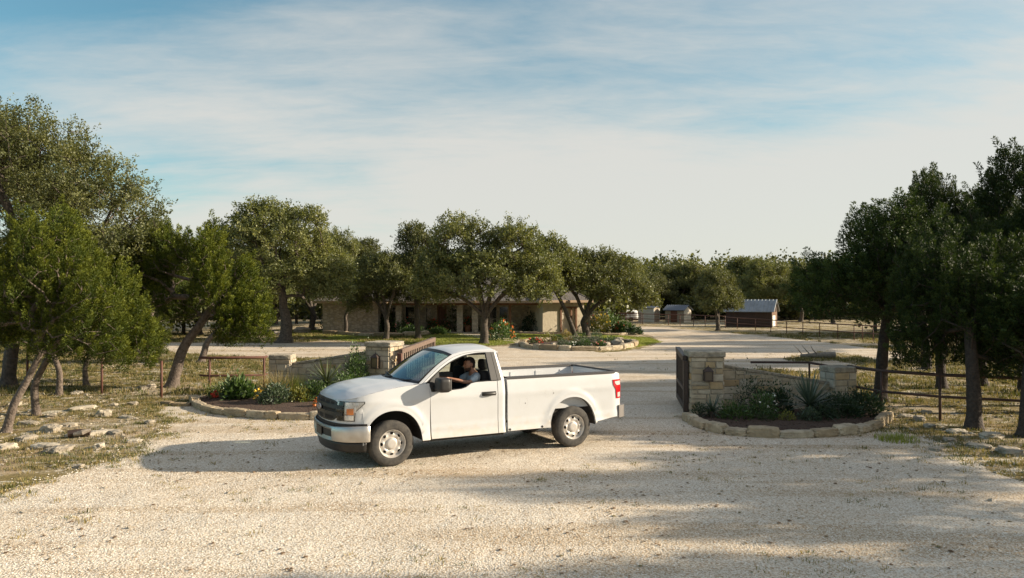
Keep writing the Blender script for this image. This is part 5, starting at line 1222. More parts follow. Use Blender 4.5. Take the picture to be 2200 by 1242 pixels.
# island bed plants
for i, (px, py, r, h, lf, fl, lb) in enumerate([
    (1148, 742, .55, .45, 'green_leaf', 'red_flower', 'red flowering plant at the left tip of the island bed'),
    (1179, 738, .75, .85, 'lime_leaf', None, 'yellow-green bush on the left half of the island bed'),
    (1197, 737, .50, .55, 'green_leaf', None, 'small green bush right of the yellow-green bush, island bed'),
    (1217, 735, .50, .95, 'grass', None, 'feathery brownish plant at the back of the island bed'),
    (1211, 752, .55, .60, 'grey_leaf', None, 'olive bush spilling over the front stones of the island bed'),
    (1245, 744, .75, 1.10, 'green_leaf', None, 'tallest yellow-green bush in the middle of the island bed'),
    (1256, 748, .50, .55, 'green_leaf', None, 'small green bush at the foot of the tallest island bush'),
    (1282, 742, .55, 1.10, 'grey_leaf', None, 'tall grey feathery plant on the right half of the island bed'),
    (1290, 748, .50, .35, 'green_leaf', 'pink_flower', 'low pink flowers on the right half of the island bed'),
    (1312, 743, .70, .70, 'green_leaf', None, 'round dark green bush near the right tip of the island bed'),
    (1232, 748, .4, .28, 'green_leaf', 'white_flower', 'low white flowers in the middle of the island bed')]):
    p = G(px, py); shrub(lb, 'shrub', (p.x, p.y, .12), r*.8, h*.68, lf, 520, .09, fl, 16, .09, seed=i, spiky=.2)
for i, (px, py, s, lb) in enumerate([(1152, 736, .7, 'pale round rock at the back left of the island bed'), (1190, 748, .6, 'flat rock near the front of the island bed'), (1268, 748, .5, 'pale rock between bushes of the island bed'), (1327, 745, 1.0, 'large brown rock at the right end of the island bed'), (1303, 748, .7, 'tan rock below the dark green island bush'), (1340, 749, .6, 'small pale rock at the right tip of the island bed'), (1292, 741, .6, 'white rock at the back right of the island bed')]):
    s *= .68; p = G(px, py); mb = MB(); put(mb, blob((s, s*.7, s*.55), 3, 7, .14, i+70), (0, 0, s*.18), i); o = mb.build('rock', MT['rock'], None, smooth=True, angle=35); o.location = (p.x, p.y, .12); tag(o, lb, 'rock')
# house front plants
for i, (px, py, r, h, lf, fl, lb) in enumerate([
    (720, 712, 1.5, 1.5, 'dark_leaf', None, 'dark shrub at the left corner of the house'),
    (755, 713, 1.3, 1.6, 'dark_leaf', None, 'dark shrub beneath the small tree at the house wall'),
    (790, 714, 1.2, 1.1, 'grey_leaf', None, 'grey shrub in front of the sunlit patch of house wall'),
    (815, 714, 1.0, 1.3, 'dark_leaf', None, 'dark shrub left of the slim oak trunk'),
    (838, 715, 1.1, 1.5, 'green_leaf', None, 'tall green plant right of the slim oak trunk'),
    (862, 716, .8, .9, 'green_leaf', 'pink_flower', 'pink flowering plant below the left window'),
    (879, 713, 1.1, 1.35, 'green_leaf', 'red_flower', 'coral red flowering shrub below the second window'),
    (915, 712, .9, 2.0, 'lime_leaf', None, 'tall bright yellow-green shrub right of the oak trunk at the porch'),
    (931, 714, .6, .8, 'green_leaf', 'orange_flower', 'orange flowers beside the front steps'),
    (885, 720, 1.1, .5, 'green_leaf', None, 'low green mound at the edge of the lawn before the windows'),
    (941, 719, .7, .4, 'green_leaf', None, 'low green mound beside the stone path'),
    (978, 714, 1.2, 1.9, 'green_leaf', None, 'large green shrub in front of the porch column'),
    (1011, 714, .8, 1.0, 'green_leaf', 'orange_flower', 'orange and red flowers right of the porch column'),
    (1050, 713, .8, 1.2, 'green_leaf', 'white_flower', 'pale green shrub right of the big oak trunk'),
    (1078, 731, 1.1, 1.0, 'green_leaf', 'orange_flower', 'orange flowering shrub at the bend of the path'),
    (1062, 712, .9, 1.1, 'lime_leaf', None, 'light green shrub below the big window'),
    (1095, 713, 1.1, 1.5, 'green_leaf', 'orange_flower', 'orange flowering shrub under the wooden post'),
    (1118, 713, .9, 1.1, 'green_leaf', 'red_flower', 'dark red flowering shrub right of the wooden post'),
    (1143, 715, 1.0, 1.3, 'dark_leaf', None, 'dark round shrub under the small window'),
    (1170, 714, 1.5, 2.1, 'dark_leaf', 'white_flower', 'large dark bush with pale flowers against the bright wall'),
    (1204, 714, 1.2, 1.8, 'green_leaf', None, 'large green bush left of the leaning oak trunk'),
    (1222, 713, .8, 1.0, 'green_leaf', None, 'green shrub touching the leaning oak trunk'),
    (1268, 712, .7, 1.2, 'green_leaf', 'red_flower', 'red flowering bush right of the forked oak trunk'),
    (1292, 717, .9, 1.3, 'lime_leaf', 'yellow_flower', 'yellow-green flowering bush at the end of the house'),
    (1315, 716, .9, 1.3, 'green_leaf', None, 'neat round green bush beside the gravel yard'),
    (1331, 717, .6, .7, 'green_leaf', 'red_flower', 'red flower clump left of the last green bush'),
    (1343, 717, .8, .8, 'green_leaf', None, 'green bush near the tip of the front bed'),
    (1362, 719, .7, .4, 'dark_leaf', None, 'low brownish plant at the tip of the front bed'),
    (1303, 697, .8, 1.3, 'green_leaf', None, 'green bush against the trellis fence at the house end')]):
    p = G(px, py); shrub(lb, 'shrub', (p.x, p.y, .05), r*.85, h*1.12, lf, 900, .17, fl, 20, .13, seed=i+40, spiky=.5)
def oakpot(): pass
# ---------------------------------------------------------------- house
def shingle_mat(name, c1, c2):
    m = M(name, c1, .9, noise=(c2, 1.3, 9), bump=(9, .8, .08)); return m
MT['shingle'] = shingle_mat('shingle', (.140, .122, .108), (.090, .080, .072))
def house_stone():
    m = bpy.data.materials.new('house_stone'); m.use_nodes = True; N = m.node_tree.nodes; L = m.node_tree.links; b = N['Principled BSDF']; b.inputs['Roughness'].default_value = .95
    g = N.new('ShaderNodeNewGeometry'); mp = N.new('ShaderNodeMapping'); mp.inputs['Scale'].default_value = (3.0, 3.0, 5.2); L.new(g.outputs['Position'], mp.inputs[0])
    v = N.new('ShaderNodeTexVoronoi'); v.distance = 'CHEBYCHEV'; v.inputs['Scale'].default_value = 1.4; L.new(mp.outputs[0], v.inputs['Vector']); s = N.new('ShaderNodeSeparateColor'); L.new(v.outputs['Color'], s.inputs[0])
    r = N.new('ShaderNodeValToRGB')
    while len(r.color_ramp.elements) < 4: r.color_ramp.elements.new(.5)
    for e, (p, c) in zip(r.color_ramp.elements, [(0, (.34, .29, .22)), (.35, (.44, .38, .29)), (.7, (.50, .44, .35)), (1, (.40, .33, .22))]): e.position = p; e.color = (*c, 1)
    L.new(s.outputs[0], r.inputs[0]); mr = N.new('ShaderNodeMapRange'); mr.inputs['From Min'].default_value = .38; mr.inputs['From Max'].default_value = .5; L.new(v.outputs['Distance'], mr.inputs['Value'])
    x = N.new('ShaderNodeMix'); x.data_type = 'RGBA'; L.new(mr.outputs[0], x.inputs['Factor']); L.new(r.outputs[0], x.inputs['A']); x.inputs['B'].default_value = (.32, .28, .22, 1); L.new(x.outputs['Result'], b.inputs['Base Color'])
    bp = N.new('ShaderNodeBump'); bp.invert = True; bp.inputs['Strength'].default_value = .8; bp.inputs['Distance'].default_value = .05; L.new(v.outputs['Distance'], bp.inputs['Height']); L.new(bp.outputs[0], b.inputs['Normal']); return m
MT['house_stone'] = house_stone()
MT['trim_wood'] = M('trim_wood', (.22, .11, .055), .7, noise=((.15, .07, .035), 4, 5))
MT['fascia'] = M('fascia', (.42, .30, .20), .7)
MT['door_wood'] = M('door_wood', (.14, .045, .022), .5, noise=((.09, .03, .015), 5, 5))
MT['window_glass'] = M('window_glass', (.012, .018, .018), .06, spec=.8)
MT['window_frame'] = M('window_frame', (.42, .38, .31), .6)
MT['pale_panel'] = M('pale_panel', (.62, .56, .46), .7, noise=((.54, .48, .38), 3, 4))
H = thing('ranch_house', 'low limestone ranch house with brown hipped roof behind the oaks', 'house', (0, 0, 0))
def hbox(name, lo, hi, mat, par=H, bev=0): mb = MB(); mb.box(lo, hi, bev=bev); return mb.build(name, MT[mat], par)
def wallwith(x0, x1, y, z1, holes, mat='house_stone', th=.25, name='wall'):
    """front wall with real openings: holes = [(xa, xb, za, zb)]"""
    mb = MB(); xs = sorted({x0, x1} | {h[0] for h in holes} | {h[1] for h in holes})
    for a, b in zip(xs, xs[1:]):
        hs = [h for h in holes if h[0] <= a+1e-6 and h[1] >= b-1e-6]
        if not hs: mb.box((a, y, 0), (b, y+th, z1))
        else:
            h = hs[0]
            if h[2] > .02: mb.box((a, y, 0), (b, y+th, h[2]))
            if h[3] < z1: mb.box((a, y, h[3]), (b, y+th, z1))
    return mb.build(name, MT[mat], H)
def window(xa, xb, za, zb, y, mull=1, rail=True):
    mb = MB(); t = .07
    mb.box((xa, y+.05, za), (xb, y+.14, za+t)); mb.box((xa, y+.05, zb-t), (xb, y+.14, zb)); mb.box((xa, y+.05, za+t), (xa+t, y+.14, zb-t)); mb.box((xb-t, y+.05, za+t), (xb, y+.14, zb-t))
    for k in range(1, mull): x = xa+(xb-xa)*k/mull; mb.box((x-.04, y+.06, za+t), (x+.04, y+.13, zb-t))
    if rail: z = za+(zb-za)*.42; mb.box((xa+t, y+.065, z-.03), (xb-t, y+.125, z+.03))
    w = mb.build('window', MT['window_frame'], H); mb = MB(); mb.box((xa+t, y+.09, za+t), (xb-t, y+.10, zb-t)); mb.build('pane', MT['window_glass'], w)
    mb = MB(); mb.box((xa-.06, y-.04, za-.09), (xb+.06, y+.12, za)); mb.build('sill', MT['cap_stone'], w)
X = lambda px: (px-1100)/1616*61.5
EZ = 2.42
# left block
mb = MB(); mb.box((-15.1, 60.0, 0), (-10.7, 60.25, EZ)); mb.box((-15.1, 60.25, 0), (-14.85, 68, EZ)); mb.box((-10.95, 60.25, 0), (-10.7, 62.2, EZ)); mb.box((-15.1, 68, 0), (6, 68.25, EZ)); mb.build('wall', MT['house_stone'], H)
my = 62.2; holes = [(X(838), X(857), .62, 2.12), (X(867), X(889), .55, 2.15), (X(911), X(925), .75, 2.05), (X(939), X(956), .05, 2.15), (X(968), X(982), .85, 2.05), (X(1050), X(1068), .35, 2.15), (X(1071), X(1092), .35, 2.15), (X(1145), X(1164), .8, 2.0)]
wallwith(-10.7, X(1166), my, EZ, holes)
window(*holes[0], my); window(*holes[1], my); window(*holes[2], my, 1, False); window(*holes[4], my, 1, False); window(*holes[5], my, 1); window(*holes[6], my, 1); window(*holes[7], my, 2, False)
mb = MB(); a, b = holes[3][:2]; mb.box((a+.06, my+.08, .05), (b-.06, my+.14, 2.10)); 
for z0, z1 in ((.2, .95), (1.1, 1.95)): mb.box((a+.16, my+.06, z0), (b-.16, my+.08, z1), bev=.008)
dr_ = mb.build('front_door', MT['door_wood'], H); mb = MB(); mb.tube([(b-.14, my+.05, .98), (b-.14, my-.01, 1.0), (b-.14, my+.05, 1.14)], .015, 6); mb.build('handle', MT['chrome'], dr_)
mb = MB(); mb.box((a-.06, my-.03, .05), (a+.04, my+.1, 2.2)); mb.box((b-.04, my-.03, .05), (b+.06, my+.1, 2.2)); mb.box((a-.06, my-.03, 2.12), (b+.06, my+.1, 2.22)); mb.build('door_frame', MT['trim_wood'], H)
hbox('porch_slab', (-10.5, 60.2, 0), (X(1100), my, .10), 'cap_stone')
for px in (861, 990, 1022): x = X(px); hbox('porch_column', (x-.24, 60.35, 0), (x+.24, 60.85, EZ), 'house_stone')
for px in (1046, 1096, 900): x = X(px); hbox('porch_post', (x-.10, 60.4, 0), (x+.10, 60.6, EZ), 'trim_wood')
hbox('porch_beam', (-10.6, 60.3, EZ-.16), (X(1166), 60.75, EZ-.003), 'trim_wood')
# right block, a wing turned a little towards the sun
MT['pale_wall'] = M('pale_wall', (.60, .53, .40), .9, noise=((.48, .41, .30), 1.6, 8), bump=(5, .5, .04))
wing_start = set(bpy.data.objects)
gx0, gx1 = X(1164), 6.1; ry = 59.6
gh = [(X(1212)*.96, X(1233)*.96, 0.0, 2.0), (X(1237)*.96, 5.35, 0.0, 2.0)]
wallwith(gx0, gx1, ry, EZ+.05, gh, 'pale_wall')
mb = MB(); mb.box((gx0, ry+.25, 0), (gx0+.25, 62.4, EZ)); mb.box((gx1-.25, ry+.25, 0), (gx1, 66, EZ+.05)); mb.build('wall', MT['pale_wall'], H)
for h in gh:
    mb = MB(); mb.box((h[0], ry+.12, 0.02), (h[1], ry+.17, h[3]))
    for k in range(4): mb.box((h[0]+.06, ry+.10, .08+k*.48), (h[1]-.06, ry+.12, .50+k*.48), bev=.008)
    mb.build('garage_door', MT['pale_panel'], H)
mb = MB(); mb.box((gh[0][0]-.1, ry-.06, 2.0), (gh[1][1]+.1, ry-.003, 2.14)); mb.build('garage_lintel', MT['trim_wood'], H)
for x in (gh[0][0]-.08, (gh[0][1]+gh[1][0])/2, gh[1][1]+.02): hbox('garage_post', (x-.07, ry-.09, 0), (x+.07, ry-.003, 2.0), 'trim_wood')
wing_objs = [o for o in bpy.data.objects if o not in wing_start and o.parent == H]
def hip(x0, x1, y0, y1, ze, h, name='roof', par=H):
    w = min(x1-x0, y1-y0)/2; mb = MB(); 
    if x1-x0 >= y1-y0: r0, r1 = (x0+w, (y0+y1)/2, ze+h), (x1-w, (y0+y1)/2, ze+h)
    else: r0, r1 = ((x0+x1)/2, y0+w, ze+h), ((x0+x1)/2, y1-w, ze+h)
    c = [(x0, y0, ze), (x1, y0, ze), (x1, y1, ze), (x0, y1, ze)]; vs = c+[r0, r1]
    mb.add(vs, [[0, 1, 5, 4], [1, 2, 5], [2, 3, 4, 5], [3, 0, 4]] if x1-x0 >= y1-y0 else [[0, 1, 4], [1, 2, 5, 4], [2, 3, 5], [3, 0, 4, 5]])
    r = mb.build(name, MT['shingle'], par); mb = MB()
    mb.box((x0, y0-.03, ze-.17), (x1, y0, ze+.02)); mb.box((x1, y0-.03, ze-.17), (x1+.03, y1, ze+.02)); mb.box((x0-.03, y0-.03, ze-.17), (x0, y1, ze+.02)); mb.box((x0, y0+.002, ze-.05), (x1, y1, ze-.02))
    mb.build('fascia', MT['fascia'], r); mb = MB(); mb.tube([r0, r1], .07, 6)
    for cc, rr_ in ((c[0], r0), (c[1], r1 if x1-x0 >= y1-y0 else r0)): mb.tube([cc, rr_], .06, 5)
    mb.build('ridge_cap', MT['shingle'], r); return r
hip(-12.6, 4.6, 59.7, 70.0, 2.60, 2.15); hip(-15.7, -9.9, 59.3, 67.5, 2.585, 1.45); wing_objs.append(hip(1.9, 6.6, 59.0, 67.5, 2.64, 1.5))
WM = Matrix.Translation((gx0, ry, 0)) @ Matrix.Rotation(math.radians(22), 4, 'Z') @ Matrix.Translation((-gx0, -ry, 0))
for o in wing_objs: o.matrix_local = WM
rf = hip(X(935), X(1030)-.3, 59.45, 63.0, 2.615, .75)
mb = MB(); mb.box((-6.6, 66.2, 4.0), (-5.8, 67.0, 5.3)); mb.build('chimney', MT['house_stone'], H)
# trellis fence at the house end
o = thing('trellis_fence', 'pale wooden trellis panel between the house end and the yard fence', 'trellis', (0, 0, 0)); mb = MB(); y = 60.5
for k in range(7): x = 6.25+k*.22; mb.box((x-.03, y, 0), (x+.03, y+.06, 1.75))
for z in (.3, .7, 1.1, 1.5, 1.72): mb.box((6.2, y-.03, z-.03), (7.62, y-.002, z+.03))
mb.build('lattice', MT['window_frame'], o)
for x in (6.15, 7.65): mb = MB(); mb.box((x-.06, y-.05, 0), (x+.06, y+.08, 1.9)); mb.build('post', MT['grey_wood'], o)
# porch furniture and pots
def pot(label, p, s=1, fl='red_flower'):
    o = thing('flower_pot', label, 'flower pot', p); mb = MB(); mb.lathe([(.001, .0), (.16*s, 0), (.22*s, .34*s), (.25*s, .34*s), (.25*s, .40*s), (.20*s, .40*s), (.19*s, .36*s), (.001, .36*s)], 20); mb.build('pot', MT['trim_wood'], o, smooth=True, angle=40)
    V, F, var = leafball(np.random.default_rng(int(p[0]*10) % 99), .34*s, .5*s, 220, .13, z0=.35*s); link('foliage', np_mesh('foliage', V, F, MT['green_leaf'], var=var), o)
    V, F, var = leafball(np.random.default_rng(4), .38*s, .56*s, 60, .12, z0=.4*s); link('flowers', np_mesh('flowers', V, F, MT[fl]), o)
pot('terracotta pot of red flowers left of the front door', (X(933), 61.2, .1), 1.1); pot('terracotta pot of red flowers right of the porch column', (X(1006), 60.9, .1), 1.3); pot('terracotta pot of pink flowers right of the front door', (X(960), 61.4, .1), .9, 'pink_flower')
# ---------------------------------------------------------------- sheds
MT['shed_white'] = M('shed_white', (.62, .62, .56), .7, noise=((.50, .50, .44), 2, 5))
MT['shed_tan'] = M('shed_tan', (.34, .27, .19), .8, noise=((.24, .19, .13), 3, 5))
MT['barn_wood'] = M('barn_wood', (.062, .036, .026), .85, noise=((.045, .026, .019), 2.5, 8), bump=(6, .6, .05))
MT['barn_gable'] = M('barn_gable', (.17, .095, .055), .85, noise=((.11, .06, .04), 3, 6))
MT['barn_pale'] = M('barn_pale', (.46, .38, .28), .85, noise=((.34, .27, .19), 3, 6))
MT['tin'] = M('tin', (.27, .30, .32), .45, metal=.35, noise=((.19, .21, .22), 1.5, 6))
MT['dark_tin'] = M('dark_tin', (.10, .12, .15), .45, metal=.3)
def gabled(name, label, c, rz, w, d, h, rise, wall, roof, side_mat=None, ribs=0, over=.25, plank=0):
    """ridge along local x; front faces local -y"""
    o = thing(name, label, 'shed' if name != 'barn' else 'barn', c, rz); mb = MB(); x, y = w/2, d/2
    mb.box((-x, -y, 0), (x, -y+.1, h)); mb.box((-x, y-.1, 0), (x, y, h)); 
    if plank:
        n = int(w/plank)
        for k in range(n): mb.box((-x+k*plank+.01, -y-.02, .02), (-x+(k+1)*plank-.01, -y-.001, h-.01))
    mb.build('front_wall', MT[wall], o)
    for s in (-1, 1):
        mb = MB(); mb.add([(s*x, -y+.1, 0), (s*x, y-.1, 0), (s*x, y-.1, h), (s*x, 0, h+rise), (s*x, -y+.1, h)]+[(s*(x-.08), -y+.1, 0), (s*(x-.08), y-.1, 0), (s*(x-.08), y-.1, h), (s*(x-.08), 0, h+rise), (s*(x-.08), -y+.1, h)], [[0, 1, 2, 3, 4], [9, 8, 7, 6, 5]]+[[k, (k+1) % 5, 5+(k+1) % 5, 5+k] for k in range(5)])
        mb.build('gable_wall', MT[side_mat or wall], o)
    mb = MB(); a = over; sl = rise/y
    for s in (-1, 1):
        ye = s*(y+a); ze = h-a*sl; q = [(-x-a, ye, ze), (x+a, ye, ze), (x+a, 0, h+rise), (-x-a, 0, h+rise)]; up = .05
        mb.add([(p[0], p[1], p[2]+.01) for p in q]+[(p[0], p[1], p[2]+.01+up) for p in q], [[3, 2, 1, 0], [4, 5, 6, 7], [0, 1, 5, 4], [1, 2, 6, 5], [2, 3, 7, 6], [3, 0, 4, 7]])
        if ribs:
            for k in range(ribs+1):
                xx = -x-a+(w+2*a)*k/ribs; mb.tube([(xx, ye, ze+.075), (xx, 0, h+rise+.075)], .035, 4)
    mb.build('roof', MT[roof], o); return o
b1 = G(1616, 703.5); barn = gabled('barn', 'dark red wooden barn with ribbed grey tin roof beyond the fence', (b1.x+.45, b1.y+1.6, 0), math.radians(-29), 4.35, 2.8, 1.62, 1.0, 'barn_wood', 'tin', 'barn_gable', 14, .22, .22)
mb = MB(); mb.box((2.18, -1.25, .05), (2.215, .2, 1.15)); mb.build('pale_door', MT['shed_white'], barn)
mb = MB(); mb.box((2.18, .15, 1.5), (2.22, .9, 2.15)); mb.build('loft_boarding', MT['barn_wood'], barn)
s1 = G(1397, 692); gabled('garden_shed', 'small white shed with flat pitched roof left of the brown-roofed one', (s1.x, s1.y+.8, 0), math.radians(-38), 2.05, 1.5, 1.62, .22, 'shed_white', 'dark_tin', 'shed_tan', 0, .08)
s2 = G(1462, 693); o = gabled('garden_shed', 'brown shed with dark blue metal roof between white shed and barn', (s2.x, s2.y+1.2, 0), math.radians(-36), 2.3, 2.2, 1.45, .50, 'shed_tan', 'dark_tin', 'pale_panel', 10, .18)
mb = MB(); mb.box((-.45, -1.125, .03), (.35, -1.101, 1.35)); mb.build('door', MT['door_wood'], o)
# rounded white trailer
s3 = G(1353, 690); o = thing('camper_trailer', 'small rounded white camper trailer behind the fence near the house', 'trailer', (s3.x, s3.y, 0)); mb = MB(); rows = []
for xx in np.linspace(-1, 1, 15):
    e = (1-abs(xx)**5)**.25 if abs(xx) < 1 else 0.02
    rows.append([(xx*1.05, .7*math.cos(t)*e, .35+max(0, 1.05*math.sin(t)**.7 if math.sin(t) > 0 else 0)*(.35+.65*e)) for t in np.linspace(0, PI, 15)])
mb.grid(rows); mb.build('shell', MT['lamp_white'], o, smooth=True)
mb = MB(); mb.box((-.95, -.66, .28), (.95, .66, .36)); mb.tube([(-1.0, 0, .33), (-1.7, 0, .33)], .04, 6); mb.build('chassis', MT['dark_iron'], o)
for sg in (-1, 1): mb = MB(); mb.lathe([(.001, -.07), (.24, -.07), (.26, 0), (.24, .07), (.001, .07)], 20, Matrix.Translation((.1, sg*.66, .26)) @ Matrix.Rotation(PI/2, 4, 'X')); mb.build('wheel', MT['tyre'], o)
mb = MB(); mb.box((-.35, -.712, .85), (.35, -.69, 1.12)); mb.build('window', MT['window_glass'], o)
# cattle gate in the ranch fence
o = thing('field_gate', 'tubular metal field gate in the ranch fence below the camper', 'gate', G(1332, 696)); 
for z in (.2, .45, .7, .95, 1.2): mb = MB(); mb.tube([(0, -.05, z), (2.3, -.05, z)], .03, 6); mb.build('rail', MT['rust'], o)
for x in (0, 1.1, 2.3): mb = MB(); mb.tube([(x, -.05, .15), (x, -.05, 1.25)], .035, 6); mb.build('upright', MT['rust'], o)
# fallen log, boulders
lg = G(1768, 770); o = thing('fallen_log', 'pale fallen log lying on grass beside the gravel yard', 'log', (lg.x, lg.y, 0), math.radians(-12)); mb = MB()
mb.tube([(-1.0, 0, .10), (-.5, .03, .13), (0, 0, .15), (.55, .02, .17)], [.08, .11, .14, .15], 12, caps=True, jit=.1); mb.build('trunk', MT['grey_wood'], o, smooth=True, angle=50)
for q in range(3): mb = MB(); mb.tube([(-.9+q*.35, 0, .14), (-1.1+q*.3, .1-.2*q, .42), (-1.3+q*.35, .25-.3*q, .62)], [.03, .02, .008], 6); mb.build('branch', MT['grey_wood'], o)
def rock(label, px, py, sx, sy, sz, seed, rz=0, grp=None, sink=.25):
    p = G(px, py); mb = MB(); sx *= .85; sy *= .85; sz *= .85; put(mb, blob((sx, sy, sz), 3.4, 9, .15, seed, 1.8), (0, 0, sz*(.5-sink-.06)), rz, (seed*.37) % 1); o = mb.build('rock', MT['rock'], None, smooth=True, angle=32); o.location = p; tag(o, label, 'rock', grp)
rocks = [(232, 1060, 0, 0, 0, '')]
R_ = [(95, 963, .55, .35, .16, 'flat limestone slab at the left edge of the picture below the leaning trunks'), (57, 945, .42, .3, .15, 'pale rock beside the foot of the leftmost trunk'), (110, 927, .55, .35, .25, 'rounded limestone boulder right of the leftmost trunk'), (178, 880, .70, .4, .16, 'long flat pale rock slab below the second juniper'),
      (110, 895, .40, .28, .13, 'pale tilted rock above the rounded boulder'), (222, 894, .38, .28, .24, 'blocky white rock on the open dry grass'), (128, 970, .52, .38, .18, 'blue-grey flat rock with sharp edge near the grass front'), (60, 912, .6, .3, .12, 'flat stone ledge just right of the leftmost trunk'),
      (215, 933, .75, .32, .14, 'long pale rock ledge in the middle of the left grass'), (248, 932, .45, .3, .13, 'flat pale rock at the right end of the ledge'), (150, 915, .35, .26, .12, 'small flat rock above the ledge'), (213, 962, .24, .2, .14, 'small round stone right of the blue-grey flat rock'),
      (170, 1005, .18, .14, .10, 'lone white stone at the gravel edge'), (15, 965, .42, .3, .18, 'grey rock cut by the left edge of the picture'), (305, 838, .35, .3, .22, 'pale boulder left of the leaning juniper'), (325, 835, .32, .3, .24, 'white boulder touching the one left of the leaning juniper'),
      (165, 846, .65, .35, .12, 'flat rock slab at the foot of the third juniper trunk'), (285, 870, .3, .25, .14, 'small pale rock behind the wire fence post'), (245, 872, .25, .2, .12, 'small pale rock between fence post and slab'), (272, 898, .45, .2, .09, 'thin flat stone in the grass right of the blocky rock'),
      (322, 910, .22, .2, .14, 'white stone at the right end of the left grass'), (70, 885, .35, .25, .12, 'half buried rock under the junipers'), (290, 950, .3, .2, .10, 'low rock on the edge of gravel and grass'), (33, 873, .5, .3, .2, 'grey rock in shade behind the leftmost trunk')]
for i, (px, py, sx, sy, sz, lb) in enumerate(R_): rock(lb, px, py, sx, sy, sz, i+5, i*1.3)
R2 = [(1945, 897, .34, .25, .14, 'flat stone at the end of the right bed edging'), (1975, 903, .45, .3, .16, 'grey stone right of the flat one beside the right bed'), (1997, 918, .26, .2, .14, 'small rounded stone below the right fence post'), (2055, 930, .45, .3, .13, 'flat pale rock left of the right trunk'), (2040, 948, .35, .25, .12, 'tilted rock in front of the right trunk'),
      (2105, 962, .5, .3, .13, 'flat rock at the gravel edge under the right trees'), (2130, 940, .5, .35, .18, 'shaded rock right of the dark trunk'), (2170, 975, .55, .4, .2, 'shaded rock at the right edge of the picture'), (1990, 888, .3, .2, .12, 'small rock between the two right fence posts'), (1461, 896, .34, .25, .12, 'small stone left of the right bed edging'), (2010, 968, .28, .2, .1, 'low stone on the gravel in front of the right trees')]
for i, (px, py, sx, sy, sz, lb) in enumerate(R2): rock(lb, px, py, sx, sy, sz, i+45, i*1.1)
R3 = [(650, 716, 1.5, 1.0, .8, 'brown boulder on the grass right of the mid oak trunk'), (605, 721, 1.4, .9, .6, 'pale boulder pile left of the mid oak trunk'), (672, 708, .8, .6, .4, 'small rock beyond the brown boulder')]
for i, (px, py, sx, sy, sz, lb) in enumerate(R3): rock(lb, px, py, sx, sy, sz, i+65)
p = G(172, 940); o = thing('burnt_log', 'short charred log piece among the rocks on the left grass', 'log', (p.x, p.y, .06), .4); mb = MB(); mb.tube([(-.22, 0, .02), (0, .02, .04), (.18, 0, .03)], [.07, .08, .06], 9, jit=.3); mb.build('wood', MT['dark_iron'], o, smooth=True, angle=40); mb = MB(); mb.tube([(-.1, -.06, .02), (.05, -.10, .05), (.2, -.05, .1)], [.04, .05, .03], 8, jit=.3); mb.build('wood', MT['grey_wood'], o)
# ---------------------------------------------------------------- trees: one of each shape
def tk(*p): return [((x, y, z), r) for x, y, z, r in p]
# broad live oaks
def flames(ells, n, seed, r=.44, h=1.1):
    rg = np.random.default_rng(seed); E = np.array(ells, float); out = []
    while len(out) < n:
        e = E[rg.integers(len(E))]; d = unit(rg.normal(0, 1, 3)); d[2] = abs(d[2])*1.0-.45; p = e[:3]+d*e[3:6]*(.45+.35*rg.random()); s = .75+.6*rg.random()
        if not out or min(np.linalg.norm((np.array(o[:3])-p)*[1, 1, .6]) for o in out) > r*.8: out.append((p[0], p[1], p[2], r*s, r*s, h*s))
        else: r *= .995
    return out+[(x, y, z+h*.2, .26, .26, .75) for x, y, z, r, q, h in out if z > np.percentile([o[2] for o in out], 85)]
OA = make_tree('oak', 1, tk((0, 0, -.1, .27), (.03, 0, .6, .23), (0, .05, 1.1, .22), (.02, 0, 1.5, .21)),
    [(-1.3, 0, 5.8, 1.7, 1.7, 1.5), (1.6, 0, 5.6, 1.6, 1.6, 1.4), (0, 0, 4.3, 2.6, 2.4, 1.4), (-2.6, .2, 4.1, 1.4, 1.8, 1.5), (2.8, 0, 3.9, 1.5, 1.9, 1.3), (3.6, .2, 3.0, .9, 1.2, .8), (-3.1, -.2, 3.1, 1.0, 1.2, .9), (.3, -1.7, 3.4, 1.6, 1.1, 1.0), (-1.6, -1.6, 3.1, 1.2, .9, .8), (2.0, -1.5, 3.0, 1.0, .9, .7), (-2.5, -.5, 2.65, 1.2, 1.0, .55), (2.5, -.5, 2.7, 1.3, 1.0, .55), (0, -1.9, 2.75, 1.0, .6, .45)],
    760, size=.115, twigs=10, leaves=10, tw=.40, inner=.35, limbs=[[(-.5, 0, 2.0), (-1.1, 0, 2.5), (-1.8, 0, 2.9), (-2.5, .1, 3.4)], [(.4, 0, 2.0), (.9, 0, 2.6), (1.5, -.1, 3.1), (2.3, -.1, 3.3), (3.0, 0, 3.5)], [(-.1, .1, 2.2), (-.3, .1, 3.2), (-.7, .1, 4.2), (-1.0, .1, 5.2)], [(.2, -.1, 2.2), (.5, -.1, 3.2), (1.0, 0, 4.2), (1.5, 0, 5.0)]])
